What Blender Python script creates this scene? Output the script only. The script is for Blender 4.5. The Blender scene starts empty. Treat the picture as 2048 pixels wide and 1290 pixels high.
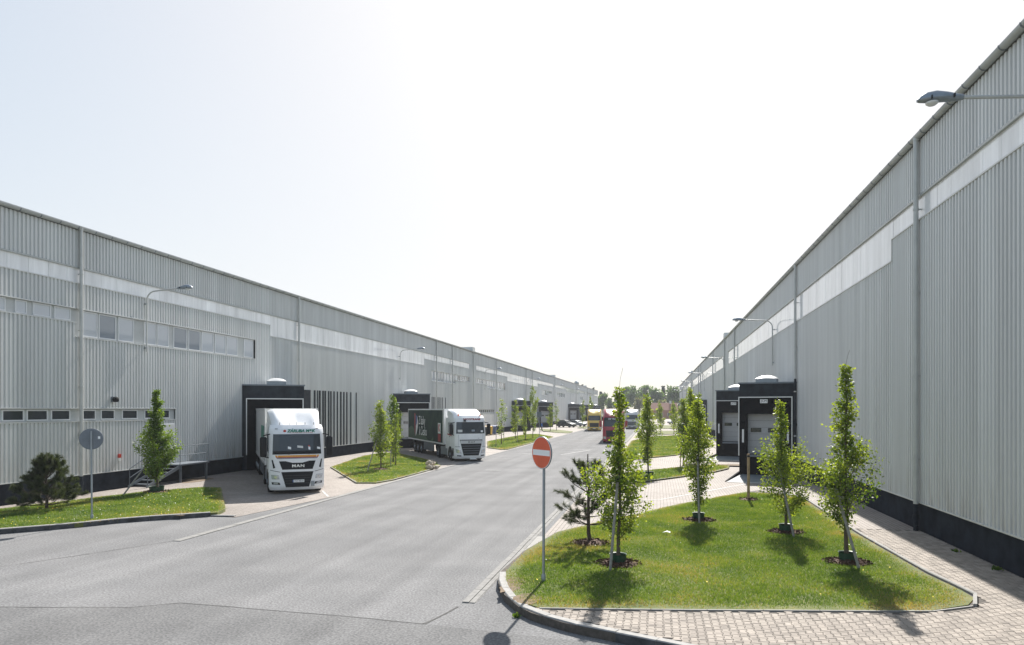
import bpy, math, random
import numpy as np
from mathutils import Vector, Matrix
R = math.radians
scn = bpy.context.scene
COL = scn.collection
random.seed(7)
RNG = np.random.default_rng(11)

# ------------------------------------------------------------------ camera
CAM_H = 3.95
cd = bpy.data.cameras.new('camera')
cam = bpy.data.objects.new('camera', cd); COL.objects.link(cam)
cam.location = (0, 0, CAM_H)
cam.rotation_euler = (R(90), 0, R(11.70))
cd.sensor_width = 36.0
cd.lens = 1400 / 2048 * 36
cd.shift_y = (819 - 645) / 2048
cd.clip_start = 0.1; cd.clip_end = 6000
scn.camera = cam

# ------------------------------------------------------------------ sky, sun, exposure
SUN_EL, SUN_AZ = 40.0, 3.2          # azimuth measured from +Y towards +X
wld = bpy.data.worlds.new('World'); scn.world = wld; wld.use_nodes = True
nt = wld.node_tree; nt.nodes.clear()
sky = nt.nodes.new('ShaderNodeTexSky'); sky.sky_type = 'NISHITA'; sky.sun_disc = False
sky.sun_elevation = R(SUN_EL); sky.sun_rotation = R(SUN_AZ)
sky.air_density = 1.0; sky.dust_density = 2.6; sky.ozone_density = 1.0; sky.altitude = 300
bg = nt.nodes.new('ShaderNodeBackground'); bg.inputs[1].default_value = 0.10
wo = nt.nodes.new('ShaderNodeOutputWorld')
# hazy summer air evens the sky out: soft shoulder on the whole dome, g*x / (1 + x/k)
_sc = nt.nodes.new('ShaderNodeVectorMath'); _sc.operation = 'SCALE'; _sc.inputs['Scale'].default_value = 1 / 2.45
_ad = nt.nodes.new('ShaderNodeVectorMath'); _ad.operation = 'ADD'; _ad.inputs[1].default_value = (1, 1, 1)
_dv = nt.nodes.new('ShaderNodeVectorMath'); _dv.operation = 'DIVIDE'
_gn = nt.nodes.new('ShaderNodeVectorMath'); _gn.operation = 'SCALE'; _gn.inputs['Scale'].default_value = 2.5
nt.links.new(sky.outputs[0], _sc.inputs[0]); nt.links.new(_sc.outputs[0], _ad.inputs[0]); nt.links.new(sky.outputs[0], _dv.inputs[0]); nt.links.new(_ad.outputs[0], _dv.inputs[1])
nt.links.new(_dv.outputs[0], _gn.inputs[0]); nt.links.new(_gn.outputs[0], bg.inputs[0]); nt.links.new(bg.outputs[0], wo.inputs[0])
sd = bpy.data.lights.new('sun', 'SUN'); sd.energy = 4.6; sd.angle = R(0.6); sd.color = (1.0, 0.955, 0.89)
sun = bpy.data.objects.new('sun', sd); COL.objects.link(sun)
_d = Vector((math.sin(R(SUN_AZ)) * math.cos(R(SUN_EL)), math.cos(R(SUN_AZ)) * math.cos(R(SUN_EL)), math.sin(R(SUN_EL))))
sun.rotation_euler = (-_d).to_track_quat('-Z', 'Y').to_euler()
sun.location = (0, 60, 60)
scn.view_settings.view_transform = 'Standard'; scn.view_settings.look = 'None'
scn.view_settings.exposure = 1.07; scn.view_settings.gamma = 1.0
scn.view_settings.use_curve_mapping = False

# ------------------------------------------------------------------ materials
def mat(name, col, rough=0.6, metal=0.0, var=0.0, vscale=4.0, bump=0.0, bscale=60.0, spec=0.5, col2=None, coat=0.0, detail=4.0, stretch=None):
    m = bpy.data.materials.new(name); m.use_nodes = True
    n = m.node_tree; p = n.nodes['Principled BSDF']
    p.inputs['Base Color'].default_value = (*col, 1); p.inputs['Roughness'].default_value = rough
    p.inputs['Metallic'].default_value = metal; p.inputs['Specular IOR Level'].default_value = spec
    if coat: p.inputs['Coat Weight'].default_value = coat; p.inputs['Coat Roughness'].default_value = 0.06
    tc = None
    if var or bump or col2:
        g = n.nodes.new('ShaderNodeNewGeometry'); tc = g.outputs['Position']
        if stretch:
            mp = n.nodes.new('ShaderNodeMapping'); mp.inputs['Scale'].default_value = stretch
            n.links.new(tc, mp.inputs['Vector']); tc = mp.outputs['Vector']
    if var or col2:
        t = n.nodes.new('ShaderNodeTexNoise'); t.inputs['Scale'].default_value = vscale; t.inputs['Detail'].default_value = detail
        t.inputs['Roughness'].default_value = 0.65
        n.links.new(tc, t.inputs['Vector'])
        mx = n.nodes.new('ShaderNodeMix'); mx.data_type = 'RGBA'
        a = col2 if col2 else tuple(min(1, c * (1 + var)) for c in col)
        b = col if col2 else tuple(c * (1 - var) for c in col)
        mx.inputs['A'].default_value = (*b, 1); mx.inputs['B'].default_value = (*a, 1)
        rp = n.nodes.new('ShaderNodeMapRange'); rp.inputs['From Min'].default_value = 0.32; rp.inputs['From Max'].default_value = 0.68
        n.links.new(t.outputs['Fac'], rp.inputs['Value']); n.links.new(rp.outputs['Result'], mx.inputs['Factor'])
        n.links.new(mx.outputs['Result'], p.inputs['Base Color'])
        m['mix'] = mx.name
    if bump:
        t2 = n.nodes.new('ShaderNodeTexNoise'); t2.inputs['Scale'].default_value = bscale; t2.inputs['Detail'].default_value = 3
        n.links.new(tc, t2.inputs['Vector'])
        b2 = n.nodes.new('ShaderNodeBump'); b2.inputs['Strength'].default_value = bump; b2.inputs['Distance'].default_value = 0.01
        n.links.new(t2.outputs['Fac'], b2.inputs['Height']); n.links.new(b2.outputs['Normal'], p.inputs['Normal'])
    return m

def leafmat(name, c1, c2, trans=0.45, scale=3.0, rough=0.5, c3=None):
    m = bpy.data.materials.new(name); m.use_nodes = True
    n = m.node_tree; n.nodes.clear()
    out = n.nodes.new('ShaderNodeOutputMaterial')
    g = n.nodes.new('ShaderNodeNewGeometry')
    t = n.nodes.new('ShaderNodeTexNoise'); t.inputs['Scale'].default_value = scale; t.inputs['Detail'].default_value = 5
    n.links.new(g.outputs['Position'], t.inputs['Vector'])
    at = n.nodes.new('ShaderNodeAttribute'); at.attribute_name = 'tone'
    ad = n.nodes.new('ShaderNodeMath'); ad.operation = 'ADD'
    n.links.new(t.outputs['Fac'], ad.inputs[0]); n.links.new(at.outputs['Fac'], ad.inputs[1])
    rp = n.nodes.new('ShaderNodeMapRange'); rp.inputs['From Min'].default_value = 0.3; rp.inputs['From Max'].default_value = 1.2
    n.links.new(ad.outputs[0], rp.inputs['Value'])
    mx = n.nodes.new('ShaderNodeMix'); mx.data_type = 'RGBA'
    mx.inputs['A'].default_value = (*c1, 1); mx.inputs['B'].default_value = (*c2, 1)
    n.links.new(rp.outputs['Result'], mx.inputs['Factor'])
    if c3:
        r3 = n.nodes.new('ShaderNodeMapRange'); r3.inputs['From Min'].default_value = 1.0; r3.inputs['From Max'].default_value = 1.35
        n.links.new(ad.outputs[0], r3.inputs['Value'])
        m3 = n.nodes.new('ShaderNodeMix'); m3.data_type = 'RGBA'; m3.inputs['B'].default_value = (*c3, 1)
        n.links.new(mx.outputs['Result'], m3.inputs['A']); n.links.new(r3.outputs['Result'], m3.inputs['Factor']); mx = m3
    p = n.nodes.new('ShaderNodeBsdfPrincipled'); p.inputs['Roughness'].default_value = rough; p.inputs['Specular IOR Level'].default_value = 0.35
    n.links.new(mx.outputs['Result'], p.inputs['Base Color'])
    tr = n.nodes.new('ShaderNodeBsdfTranslucent')
    gm = n.nodes.new('ShaderNodeMix'); gm.data_type = 'RGBA'; gm.blend_type = 'MULTIPLY'; gm.inputs['Factor'].default_value = 1
    gm.inputs['B'].default_value = (1.5, 1.35, 0.45, 1)
    n.links.new(mx.outputs['Result'], gm.inputs['A']); n.links.new(gm.outputs['Result'], tr.inputs['Color'])
    ms = n.nodes.new('ShaderNodeMixShader'); ms.inputs[0].default_value = trans
    n.links.new(p.outputs[0], ms.inputs[1]); n.links.new(tr.outputs[0], ms.inputs[2]); n.links.new(ms.outputs[0], out.inputs['Surface'])
    return m

M = {}
def mk(k, *a, **kw): M[k] = mat(k, *a, **kw)
mk('clad', (0.625, 0.637, 0.635), 0.55, 0.15, var=0.085, vscale=1.5, stretch=(1, 1, 0.06))
def sheet_tones(m):
    # every metre-wide sheet weathers to its own tone; grime above the base flashing
    n = m.node_tree; L = n.links.new; p = n.nodes['Principled BSDF']; src = n.nodes[m['mix']].outputs['Result']
    g = n.nodes.new('ShaderNodeNewGeometry'); sp = n.nodes.new('ShaderNodeSeparateXYZ'); L(g.outputs['Position'], sp.inputs[0])
    fl = n.nodes.new('ShaderNodeMath'); fl.operation = 'FLOOR'; L(sp.outputs['Y'], fl.inputs[0])
    wn = n.nodes.new('ShaderNodeTexWhiteNoise'); wn.noise_dimensions = '1D'; L(fl.outputs[0], wn.inputs['W'])
    r = n.nodes.new('ShaderNodeMapRange'); r.inputs['To Min'].default_value = 0.955; r.inputs['To Max'].default_value = 1.03; L(wn.outputs['Value'], r.inputs['Value'])
    mu = n.nodes.new('ShaderNodeMix'); mu.data_type = 'RGBA'; mu.blend_type = 'MULTIPLY'; mu.inputs['Factor'].default_value = 1
    L(src, mu.inputs['A']); L(r.outputs['Result'], mu.inputs['B'])
    t = n.nodes.new('ShaderNodeTexNoise'); t.inputs['Scale'].default_value = 3.0; t.inputs['Detail'].default_value = 5; mp = n.nodes.new('ShaderNodeMapping'); mp.inputs['Scale'].default_value = (1, 1, 0.22)
    L(g.outputs['Position'], mp.inputs['Vector']); L(mp.outputs['Vector'], t.inputs['Vector'])
    a = n.nodes.new('ShaderNodeMapRange'); a.inputs['From Min'].default_value = 2.2; a.inputs['From Max'].default_value = 0.9; L(sp.outputs['Z'], a.inputs['Value'])
    b = n.nodes.new('ShaderNodeMapRange'); b.inputs['From Min'].default_value = 0.45; b.inputs['From Max'].default_value = 0.75; b.inputs['To Max'].default_value = 0.7; L(t.outputs['Fac'], b.inputs['Value'])
    c = n.nodes.new('ShaderNodeMath'); c.operation = 'MULTIPLY'; L(a.outputs['Result'], c.inputs[0]); L(b.outputs['Result'], c.inputs[1])
    d = n.nodes.new('ShaderNodeMix'); d.data_type = 'RGBA'; d.inputs['B'].default_value = (0.36, 0.33, 0.28, 1); L(mu.outputs['Result'], d.inputs['A']); L(c.outputs[0], d.inputs['Factor'])
    L(d.outputs['Result'], p.inputs['Base Color'])
sheet_tones(M['clad'])
mk('flash', (0.60, 0.61, 0.60), 0.45, 0.2)
mk('gutter', (0.40, 0.42, 0.415), 0.45, 0.3, var=0.08, vscale=2)
mk('pipe', (0.50, 0.51, 0.50), 0.45, 0.25, var=0.08, vscale=2)
mk('poly', (0.87, 0.875, 0.885), 0.09, 0.0, var=0.12, vscale=2.2, stretch=(1, 1, 0.12), spec=0.8)
mk('plinth', (0.022, 0.027, 0.037), 0.9, 0, spec=0.06, var=0.38, vscale=1.8, bump=0.1, detail=8)
mk('core', (0.06, 0.06, 0.065), 0.8)
mk('roof', (0.35, 0.36, 0.36), 0.6, var=0.1, vscale=0.6)
mk('wframe', (0.72, 0.73, 0.74), 0.4)
mk('wfill', (0.52, 0.535, 0.53), 0.5, var=0.04)
mk('paneup', (0.52, 0.55, 0.59), 0.04, 0.0, spec=0.9)
mk('panemid', (0.26, 0.29, 0.33), 0.05, 0.0, spec=0.9)
mk('panelow', (0.035, 0.042, 0.05), 0.08, 0.0, spec=0.6)
mk('dockdark', (0.030, 0.036, 0.045), 0.75, 0, spec=0.06, var=0.35, vscale=2.2, detail=8)
mk('dockpad', (0.010, 0.011, 0.014), 0.85, spec=0.05, var=0.2, vscale=3)
mk('alu', (0.62, 0.64, 0.66), 0.35, 0.5)
mk('dockdoor', (0.44, 0.45, 0.46), 0.5, var=0.03)
mk('dome', (0.72, 0.73, 0.73), 0.35, 0.0)
mk('galv', (0.30, 0.335, 0.37), 0.45, 0.6, var=0.12, vscale=5)
mk('galvdark', (0.16, 0.185, 0.215), 0.5, 0.5, var=0.12, vscale=5)
mk('black', (0.012, 0.012, 0.013), 0.5)
mk('rubber', (0.012, 0.012, 0.013), 0.85, spec=0.2, var=0.2, vscale=9)
mk('white', (0.84, 0.845, 0.85), 0.32, coat=0.4, var=0.05, vscale=1.6)
mk('offwhite', (0.66, 0.66, 0.64), 0.5, var=0.06, vscale=0.8)
mk('wscreen', (0.022, 0.032, 0.042), 0.05, spec=0.7)
mk('plastic', (0.012, 0.013, 0.016), 0.55, spec=0.25)
mk('lamp', (0.55, 0.57, 0.6), 0.12, 0.3, coat=0.6, var=0.25, vscale=14)
mk('chrome', (0.7, 0.71, 0.72), 0.2, 0.9)
mk('red', (0.46, 0.045, 0.028), 0.45, var=0.1, vscale=5)
mk('signred', (0.72, 0.13, 0.06), 0.4, var=0.12, vscale=4, stretch=(1, 1, 0.2))
mk('signwhite', (0.82, 0.83, 0.83), 0.4)
mk('green_text', (0.01, 0.19, 0.12), 0.5)
mk('orange', (0.72, 0.32, 0.05), 0.5)
mk('darkred', (0.33, 0.03, 0.03), 0.5)
mk('beacon', (0.9, 0.17, 0.02), 0.3)
mk('yellowcab', (0.78, 0.52, 0.10), 0.35, coat=0.4)
mk('redcab', (0.34, 0.015, 0.035), 0.35, coat=0.4)
mk('greycab', (0.60, 0.60, 0.59), 0.35, coat=0.4)
mk('blue', (0.03, 0.09, 0.30), 0.5)
mk('binyellow', (0.75, 0.45, 0.02), 0.5)
mk('bindark', (0.02, 0.025, 0.03), 0.5)
mk('carblack', (0.02, 0.022, 0.026), 0.25, coat=0.8)
mk('carsilver', (0.5, 0.52, 0.54), 0.3, 0.4, coat=0.8)
mk('trailercloth', (0.58, 0.57, 0.52), 0.6, var=0.06, vscale=1)
mk('concrete', (0.25, 0.243, 0.23), 0.85, var=0.14, vscale=6, bump=0.3, bscale=90)
mk('channel', (0.245, 0.24, 0.23), 0.9, var=0.18, vscale=5, bump=0.3, bscale=80, spec=0.2)
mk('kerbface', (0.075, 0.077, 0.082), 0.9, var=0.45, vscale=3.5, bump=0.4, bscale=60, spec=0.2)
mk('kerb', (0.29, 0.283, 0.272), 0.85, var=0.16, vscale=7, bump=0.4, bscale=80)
mk('ramp', (0.135, 0.16, 0.175), 0.7, var=0.12, vscale=2)
mk('paint', (0.42, 0.42, 0.41), 0.8, var=0.35, vscale=6)
mk('tar', (0.115, 0.113, 0.11), 0.9, spec=0.1)
mk('soil', (0.16, 0.115, 0.075), 0.95, var=0.35, vscale=9, bump=0.6, bscale=50)
mk('stone', (0.42, 0.36, 0.28), 0.9, var=0.2, vscale=8, bump=0.5, bscale=30)
mk('bark', (0.11, 0.085, 0.062), 0.9, var=0.35, vscale=18, bump=0.6, bscale=60)
mk('pinebark', (0.085, 0.062, 0.05), 0.9, var=0.35, vscale=18, bump=0.6, bscale=60)
mk('chips', (0.085, 0.045, 0.03), 0.95, var=0.6, vscale=25)
mk('stake', (0.27, 0.255, 0.235), 0.85, var=0.2, vscale=8)
mk('stakewood', (0.36, 0.25, 0.15), 0.85, var=0.25, vscale=8)
mk('collar', (0.012, 0.055, 0.032), 0.5)
mk('skin', (0.5, 0.3, 0.22), 0.6)
mk('shirt', (0.03, 0.14, 0.42), 0.8)
mk('trousers', (0.02, 0.025, 0.04), 0.8)
mk('brickhouse', (0.36, 0.16, 0.11), 0.8, var=0.1)
mk('tiles', (0.30, 0.13, 0.085), 0.8, var=0.1)
mk('litter', (0.8, 0.8, 0.8), 0.7)
M['leaf'] = leafmat('leaf', (0.06, 0.12, 0.019), (0.285, 0.365, 0.065), 0.5, 2.5)
M['leafdark'] = leafmat('leafdark', (0.045, 0.105, 0.016), (0.20, 0.30, 0.045), 0.44, 2.5)
M['grassblade'] = leafmat('grassblade', (0.058, 0.13, 0.018), (0.235, 0.33, 0.07), 0.38, 0.9, c3=(0.37, 0.28, 0.145))
M['needle'] = leafmat('needle', (0.03, 0.05, 0.022), (0.11, 0.135, 0.06), 0.25, 4.0)
M['forest1'] = leafmat('forest1', (0.06, 0.12, 0.045), (0.17, 0.27, 0.09), 0.42, 0.4)
M['forest2'] = leafmat('forest2', (0.03, 0.05, 0.032), (0.06, 0.09, 0.05), 0.2, 0.4)
M['forest3'] = leafmat('forest3', (0.11, 0.12, 0.05), (0.25, 0.27, 0.11), 0.4, 0.4)
M['dandelion'] = mat('dandelion', (0.8, 0.62, 0.03), 0.7)
M['daisy'] = mat('daisy', (0.8, 0.8, 0.76), 0.7)

def ground_mats():
    # asphalt: speckled aggregate, long worn wheel bands and blotches
    m = bpy.data.materials.new('asphalt'); m.use_nodes = True; n = m.node_tree; p = n.nodes['Principled BSDF']
    g = n.nodes.new('ShaderNodeNewGeometry'); L = n.links.new
    def noise(scale, det=4, st=None):
        t = n.nodes.new('ShaderNodeTexNoise'); t.inputs['Scale'].default_value = scale; t.inputs['Detail'].default_value = det
        if st:
            mp = n.nodes.new('ShaderNodeMapping'); mp.inputs['Scale'].default_value = st; L(g.outputs['Position'], mp.inputs['Vector']); L(mp.outputs['Vector'], t.inputs['Vector'])
        else: L(g.outputs['Position'], t.inputs['Vector'])
        return t.outputs['Fac']
    def mixc(f, a, b, lo, hi):
        rp = n.nodes.new('ShaderNodeMapRange'); rp.inputs['From Min'].default_value = lo; rp.inputs['From Max'].default_value = hi
        L(f, rp.inputs['Value']); mx = n.nodes.new('ShaderNodeMix'); mx.data_type = 'RGBA'; L(rp.outputs['Result'], mx.inputs['Factor'])
        for s, v in (('A', a), ('B', b)):
            if isinstance(v, tuple): mx.inputs[s].default_value = (*v, 1)
            else: L(v, mx.inputs[s])
        return mx.outputs['Result']
    c = mixc(noise(0.5, 6), (0.182, 0.182, 0.184), (0.218, 0.217, 0.218), 0.35, 0.65)
    band = mixc(noise(1.0, 3, (1.15, 0.035, 1)), (0.88, 0.88, 0.88), (1.05, 1.05, 1.05), 0.36, 0.64)
    mul = n.nodes.new('ShaderNodeMix'); mul.data_type = 'RGBA'; mul.blend_type = 'MULTIPLY'; mul.inputs['Factor'].default_value = 1
    L(c, mul.inputs['A']); L(band, mul.inputs['B'])
    sp = mixc(noise(22, 4), (0.70, 0.70, 0.70), (1.24, 1.24, 1.24), 0.36, 0.66)
    mul2 = n.nodes.new('ShaderNodeMix'); mul2.data_type = 'RGBA'; mul2.blend_type = 'MULTIPLY'; mul2.inputs['Factor'].default_value = 1
    L(mul.outputs['Result'], mul2.inputs['A']); L(sp, mul2.inputs['B']); L(mul2.outputs['Result'], p.inputs['Base Color'])
    p.inputs['Roughness'].default_value = 0.95; p.inputs['Specular IOR Level'].default_value = 0.10
    b = n.nodes.new('ShaderNodeBump'); b.inputs['Strength'].default_value = 0.5; b.inputs['Distance'].default_value = 0.008
    L(noise(55, 3), b.inputs['Height']); L(b.outputs['Normal'], p.inputs['Normal'])
    M['asphalt'] = m
    m2 = m.copy(); m2.name = 'asphalt_patch'
    for nd in m2.node_tree.nodes:
        if nd.type == 'MIX' and nd.blend_type == 'MIX' and abs(nd.inputs['A'].default_value[0] - 0.182) < 1e-4:
            nd.inputs['A'].default_value = (0.152, 0.152, 0.153, 1); nd.inputs['B'].default_value = (0.19, 0.189, 0.189, 1)
    M['asphalt_patch'] = m2
    m3 = m.copy(); m3.name = 'asphalt_track'; M['asphalt_track'] = m3
    for nd in m3.node_tree.nodes:
        if nd.type == 'MIX' and nd.blend_type == 'MIX' and abs(nd.inputs['A'].default_value[0] - 0.182) < 1e-4:
            nd.inputs['A'].default_value = (0.170, 0.170, 0.171, 1); nd.inputs['B'].default_value = (0.202, 0.201, 0.202, 1)
    # lawn soil/thatch below the blades
    m = mat('lawn', (0.060, 0.095, 0.018), 0.95, col2=(0.17, 0.165, 0.055), vscale=1.3, bump=0.7, bscale=45, detail=9); M['lawn'] = m
    # far paver field: brick texture joints
    m = bpy.data.materials.new('paving'); m.use_nodes = True; n = m.node_tree; p = n.nodes['Principled BSDF']; L = n.links.new
    g = n.nodes.new('ShaderNodeNewGeometry'); mp = n.nodes.new('ShaderNodeMapping'); mp.inputs['Rotation'].default_value = (0, 0, R(90))
    L(g.outputs['Position'], mp.inputs['Vector'])
    br = n.nodes.new('ShaderNodeTexBrick'); br.inputs['Scale'].default_value = 1.0
    br.inputs['Brick Width'].default_value = 0.2; br.inputs['Row Height'].default_value = 0.139; br.inputs['Mortar Size'].default_value = 0.010
    br.inputs['Color1'].default_value = (0.25, 0.218, 0.194, 1); br.inputs['Color2'].default_value = (0.305, 0.27, 0.243, 1); br.inputs['Mortar'].default_value = (0.10, 0.085, 0.073, 1)
    L(mp.outputs['Vector'], br.inputs['Vector'])
    t = n.nodes.new('ShaderNodeTexNoise'); t.inputs['Scale'].default_value = 0.35; t.inputs['Detail'].default_value = 7; L(g.outputs['Position'], t.inputs['Vector'])
    mx = n.nodes.new('ShaderNodeMix'); mx.data_type = 'RGBA'; mx.blend_type = 'MULTIPLY'; mx.inputs['Factor'].default_value = 1
    rp = n.nodes.new('ShaderNodeMapRange'); rp.inputs['From Min'].default_value = 0.3; rp.inputs['From Max'].default_value = 0.7; rp.inputs['To Min'].default_value = 0.82; rp.inputs['To Max'].default_value = 1.14
    L(t.outputs['Fac'], rp.inputs['Value']); L(br.outputs['Color'], mx.inputs['A']); L(rp.outputs['Result'], mx.inputs['B']); L(mx.outputs['Result'], p.inputs['Base Color'])
    p.inputs['Roughness'].default_value = 0.85; M['paving'] = m
    # single paver: per-object random tone
    m = mat('paver', (0.278, 0.242, 0.208), 0.88, var=0.17, vscale=2.2, bump=0.35, bscale=120, detail=8)
    n = m.node_tree; p = n.nodes['Principled BSDF']; mixn = n.nodes[m['mix']]
    oi = n.nodes.new('ShaderNodeNewGeometry'); rp = n.nodes.new('ShaderNodeMapRange'); rp.inputs['To Min'].default_value = 0.80; rp.inputs['To Max'].default_value = 1.16
    at = n.nodes.new('ShaderNodeTexWhiteNoise'); at.noise_dimensions = '2D'
    # snap position to the paver grid so that each block has one tone
    sn = n.nodes.new('ShaderNodeVectorMath'); sn.operation = 'SNAP'; sn.inputs[1].default_value = (0.139, 0.2, 1)
    n.links.new(oi.outputs['Position'], sn.inputs[0]); n.links.new(sn.outputs[0], at.inputs['Vector']); n.links.new(at.outputs['Value'], rp.inputs['Value'])
    mu = n.nodes.new('ShaderNodeMix'); mu.data_type = 'RGBA'; mu.blend_type = 'MULTIPLY'; mu.inputs['Factor'].default_value = 1
    n.links.new(mixn.outputs['Result'], mu.inputs['A']); n.links.new(rp.outputs['Result'], mu.inputs['B']); n.links.new(mu.outputs['Result'], p.inputs['Base Color'])
    M['paver'] = m
    M['joint'] = mat('joint', (0.085, 0.074, 0.064), 0.95, var=0.3, vscale=12)
    # printed trailer side: dark meadow picture
    m = mat('print', (0.007, 0.022, 0.020), 0.6, col2=(0.032, 0.066, 0.045), vscale=0.9, detail=6, spec=0.15); M['print'] = m
    M['printgreen'] = mat('printgreen', (0.012, 0.055, 0.02), 0.5, col2=(0.03, 0.095, 0.03), vscale=1.4)
    M['ground'] = mat('ground', (0.10, 0.13, 0.04), 0.95, col2=(0.17, 0.16, 0.07), vscale=0.05)
ground_mats()
def panel_tones(m, lo, hi):
    n = m.node_tree; L = n.links.new; p = n.nodes['Principled BSDF']; src = n.nodes[m['mix']].outputs['Result']
    g = n.nodes.new('ShaderNodeNewGeometry'); sp = n.nodes.new('ShaderNodeSeparateXYZ'); L(g.outputs['Position'], sp.inputs[0])
    fl = n.nodes.new('ShaderNodeMath'); fl.operation = 'FLOOR'; L(sp.outputs['Y'], fl.inputs[0])
    wn = n.nodes.new('ShaderNodeTexWhiteNoise'); wn.noise_dimensions = '1D'; L(fl.outputs[0], wn.inputs['W'])
    r = n.nodes.new('ShaderNodeMapRange'); r.inputs['To Min'].default_value = lo; r.inputs['To Max'].default_value = hi; L(wn.outputs['Value'], r.inputs['Value'])
    mu = n.nodes.new('ShaderNodeMix'); mu.data_type = 'RGBA'; mu.blend_type = 'MULTIPLY'; mu.inputs['Factor'].default_value = 1
    L(src, mu.inputs['A']); L(r.outputs['Result'], mu.inputs['B']); L(mu.outputs['Result'], p.inputs['Base Color'])
panel_tones(M['poly'], 0.88, 1.08)

# ------------------------------------------------------------------ helpers
def tag(o, label=None, cat=None, group=None, kind=None):
    if label: o['label'] = label
    if cat: o['category'] = cat
    if group: o['group'] = group
    if kind: o['kind'] = kind
    return o

def thing(name, label, cat, loc=(0, 0, 0), rz=0.0, group=None):
    o = bpy.data.objects.new(name, None); COL.objects.link(o)
    o.location = loc; o.rotation_euler = (0, 0, rz); o.empty_display_size = 0.2
    return tag(o, label, cat, group)

def link(name, me, parent=None):
    o = bpy.data.objects.new(name, me); COL.objects.link(o)
    if parent is not None: o.parent = parent
    return o

class MB:
    def __init__(s): s.v = []; s.f = []; s.mi = []; s.cur = 0
    def add(s, vs, fs):
        b = len(s.v); s.v += [tuple(v) for v in vs]; s.f += [tuple(b + i for i in f) for f in fs]; s.mi += [s.cur] * len(fs); return s
    def box(s, x0, x1, y0, y1, z0, z1):
        if x0 > x1: x0, x1 = x1, x0
        if y0 > y1: y0, y1 = y1, y0
        return s.add([(x0, y0, z0), (x1, y0, z0), (x1, y1, z0), (x0, y1, z0), (x0, y0, z1), (x1, y0, z1), (x1, y1, z1), (x0, y1, z1)],
                     [(0, 3, 2, 1), (4, 5, 6, 7), (0, 1, 5, 4), (1, 2, 6, 5), (2, 3, 7, 6), (3, 0, 4, 7)])
    def prism(s, poly, z0, z1):
        n = len(poly); A = sum(poly[i][0] * poly[(i + 1) % n][1] - poly[(i + 1) % n][0] * poly[i][1] for i in range(n))
        if A < 0: poly = poly[::-1]
        zs0 = [q[2] if len(q) > 2 else z0 for q in poly]
        vs = [(q[0], q[1], z0) for q in poly] + [(q[0], q[1], z1 if len(q) < 3 else q[2]) for q in poly]
        fs = [tuple(range(n - 1, -1, -1)), tuple(range(n, 2 * n))] + [(i, (i + 1) % n, n + (i + 1) % n, n + i) for i in range(n)]
        return s.add(vs, fs)
    def tube(s, pts, r, seg=8, cap=True):
        pts = [Vector(p) for p in pts]; n = len(pts)
        rs = r if isinstance(r, (list, tuple)) else [r] * n
        up = None; rings = []
        for i, p in enumerate(pts):
            d = (pts[min(i + 1, n - 1)] - pts[max(i - 1, 0)])
            if d.length < 1e-9: d = Vector((0, 0, 1))
            d.normalize()
            if up is None: up = d.orthogonal().normalized()
            a = (up - d * up.dot(d))
            if a.length < 1e-6: a = d.orthogonal()
            a.normalize(); b = d.cross(a); up = a
            rings.append([p + (a * math.cos(2 * math.pi * k / seg) + b * math.sin(2 * math.pi * k / seg)) * rs[i] for k in range(seg)])
        vs = [q for rg in rings for q in rg]; fs = []
        for i in range(n - 1):
            for k in range(seg):
                fs.append((i * seg + k, i * seg + (k + 1) % seg, (i + 1) * seg + (k + 1) % seg, (i + 1) * seg + k))
        if cap: fs += [tuple(range(seg - 1, -1, -1)), tuple(range((n - 1) * seg, n * seg))]
        return s.add(vs, fs)
    def lathe(s, prof, c=(0, 0, 0), axis='z', seg=24, closed=False):
        vs = []; fs = []
        for (r, h) in prof:
            for k in range(seg):
                a = 2 * math.pi * k / seg; u, w = r * math.cos(a), r * math.sin(a)
                q = {'z': (u, w, h), 'x': (h, u, w), 'y': (w, h, u)}[axis]
                vs.append((q[0] + c[0], q[1] + c[1], q[2] + c[2]))
        m = len(prof)
        for i in range(m - 1 if not closed else m):
            j = (i + 1) % m
            for k in range(seg): fs.append((i * seg + k, i * seg + (k + 1) % seg, j * seg + (k + 1) % seg, j * seg + k))
        if not closed: fs += [tuple(range(seg - 1, -1, -1)), tuple(range((m - 1) * seg, m * seg))]
        return s.add(vs, fs)
    def grid(s, P, thick=None):
        # P: rows of points; thick: vector to give depth
        h, w = len(P), len(P[0]); vs = [q for r in P for q in r]
        fs = [(i * w + j, i * w + j + 1, (i + 1) * w + j + 1, (i + 1) * w + j) for i in range(h - 1) for j in range(w - 1)]
        if thick is not None:
            n = len(vs); vs = vs + [tuple(a + b for a, b in zip(q, thick)) for q in vs]
            fs += [tuple(n + i for i in f[::-1]) for f in list(fs)]
            ring = [j for j in range(w)] + [i * w + w - 1 for i in range(1, h)] + [(h - 1) * w + j for j in range(w - 2, -1, -1)] + [i * w for i in range(h - 2, 0, -1)]
            for a, b in zip(ring, ring[1:] + ring[:1]): fs.append((b, a, n + a, n + b))
        return s.add(vs, fs)
    def mesh(s, name, mats, smooth=False, angle=35):
        me = bpy.data.meshes.new(name); me.from_pydata(s.v, [], s.f)
        for m in (mats if isinstance(mats, (list, tuple)) else [mats]): me.materials.append(M[m] if isinstance(m, str) else m)
        if any(s.mi): me.polygons.foreach_set('material_index', s.mi)
        me.validate(); me.update()
        if smooth:
            me.polygons.foreach_set('use_smooth', [True] * len(me.polygons)); me.set_sharp_from_angle(angle=R(angle))
        return me
    def build(s, name, mats, parent=None, smooth=False, angle=35):
        import bmesh
        me = s.mesh(name, mats, smooth, angle)
        bm = bmesh.new(); bm.from_mesh(me); bmesh.ops.recalc_face_normals(bm, faces=bm.faces); bm.to_mesh(me); bm.free()
        return link(name, me, parent)

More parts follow.
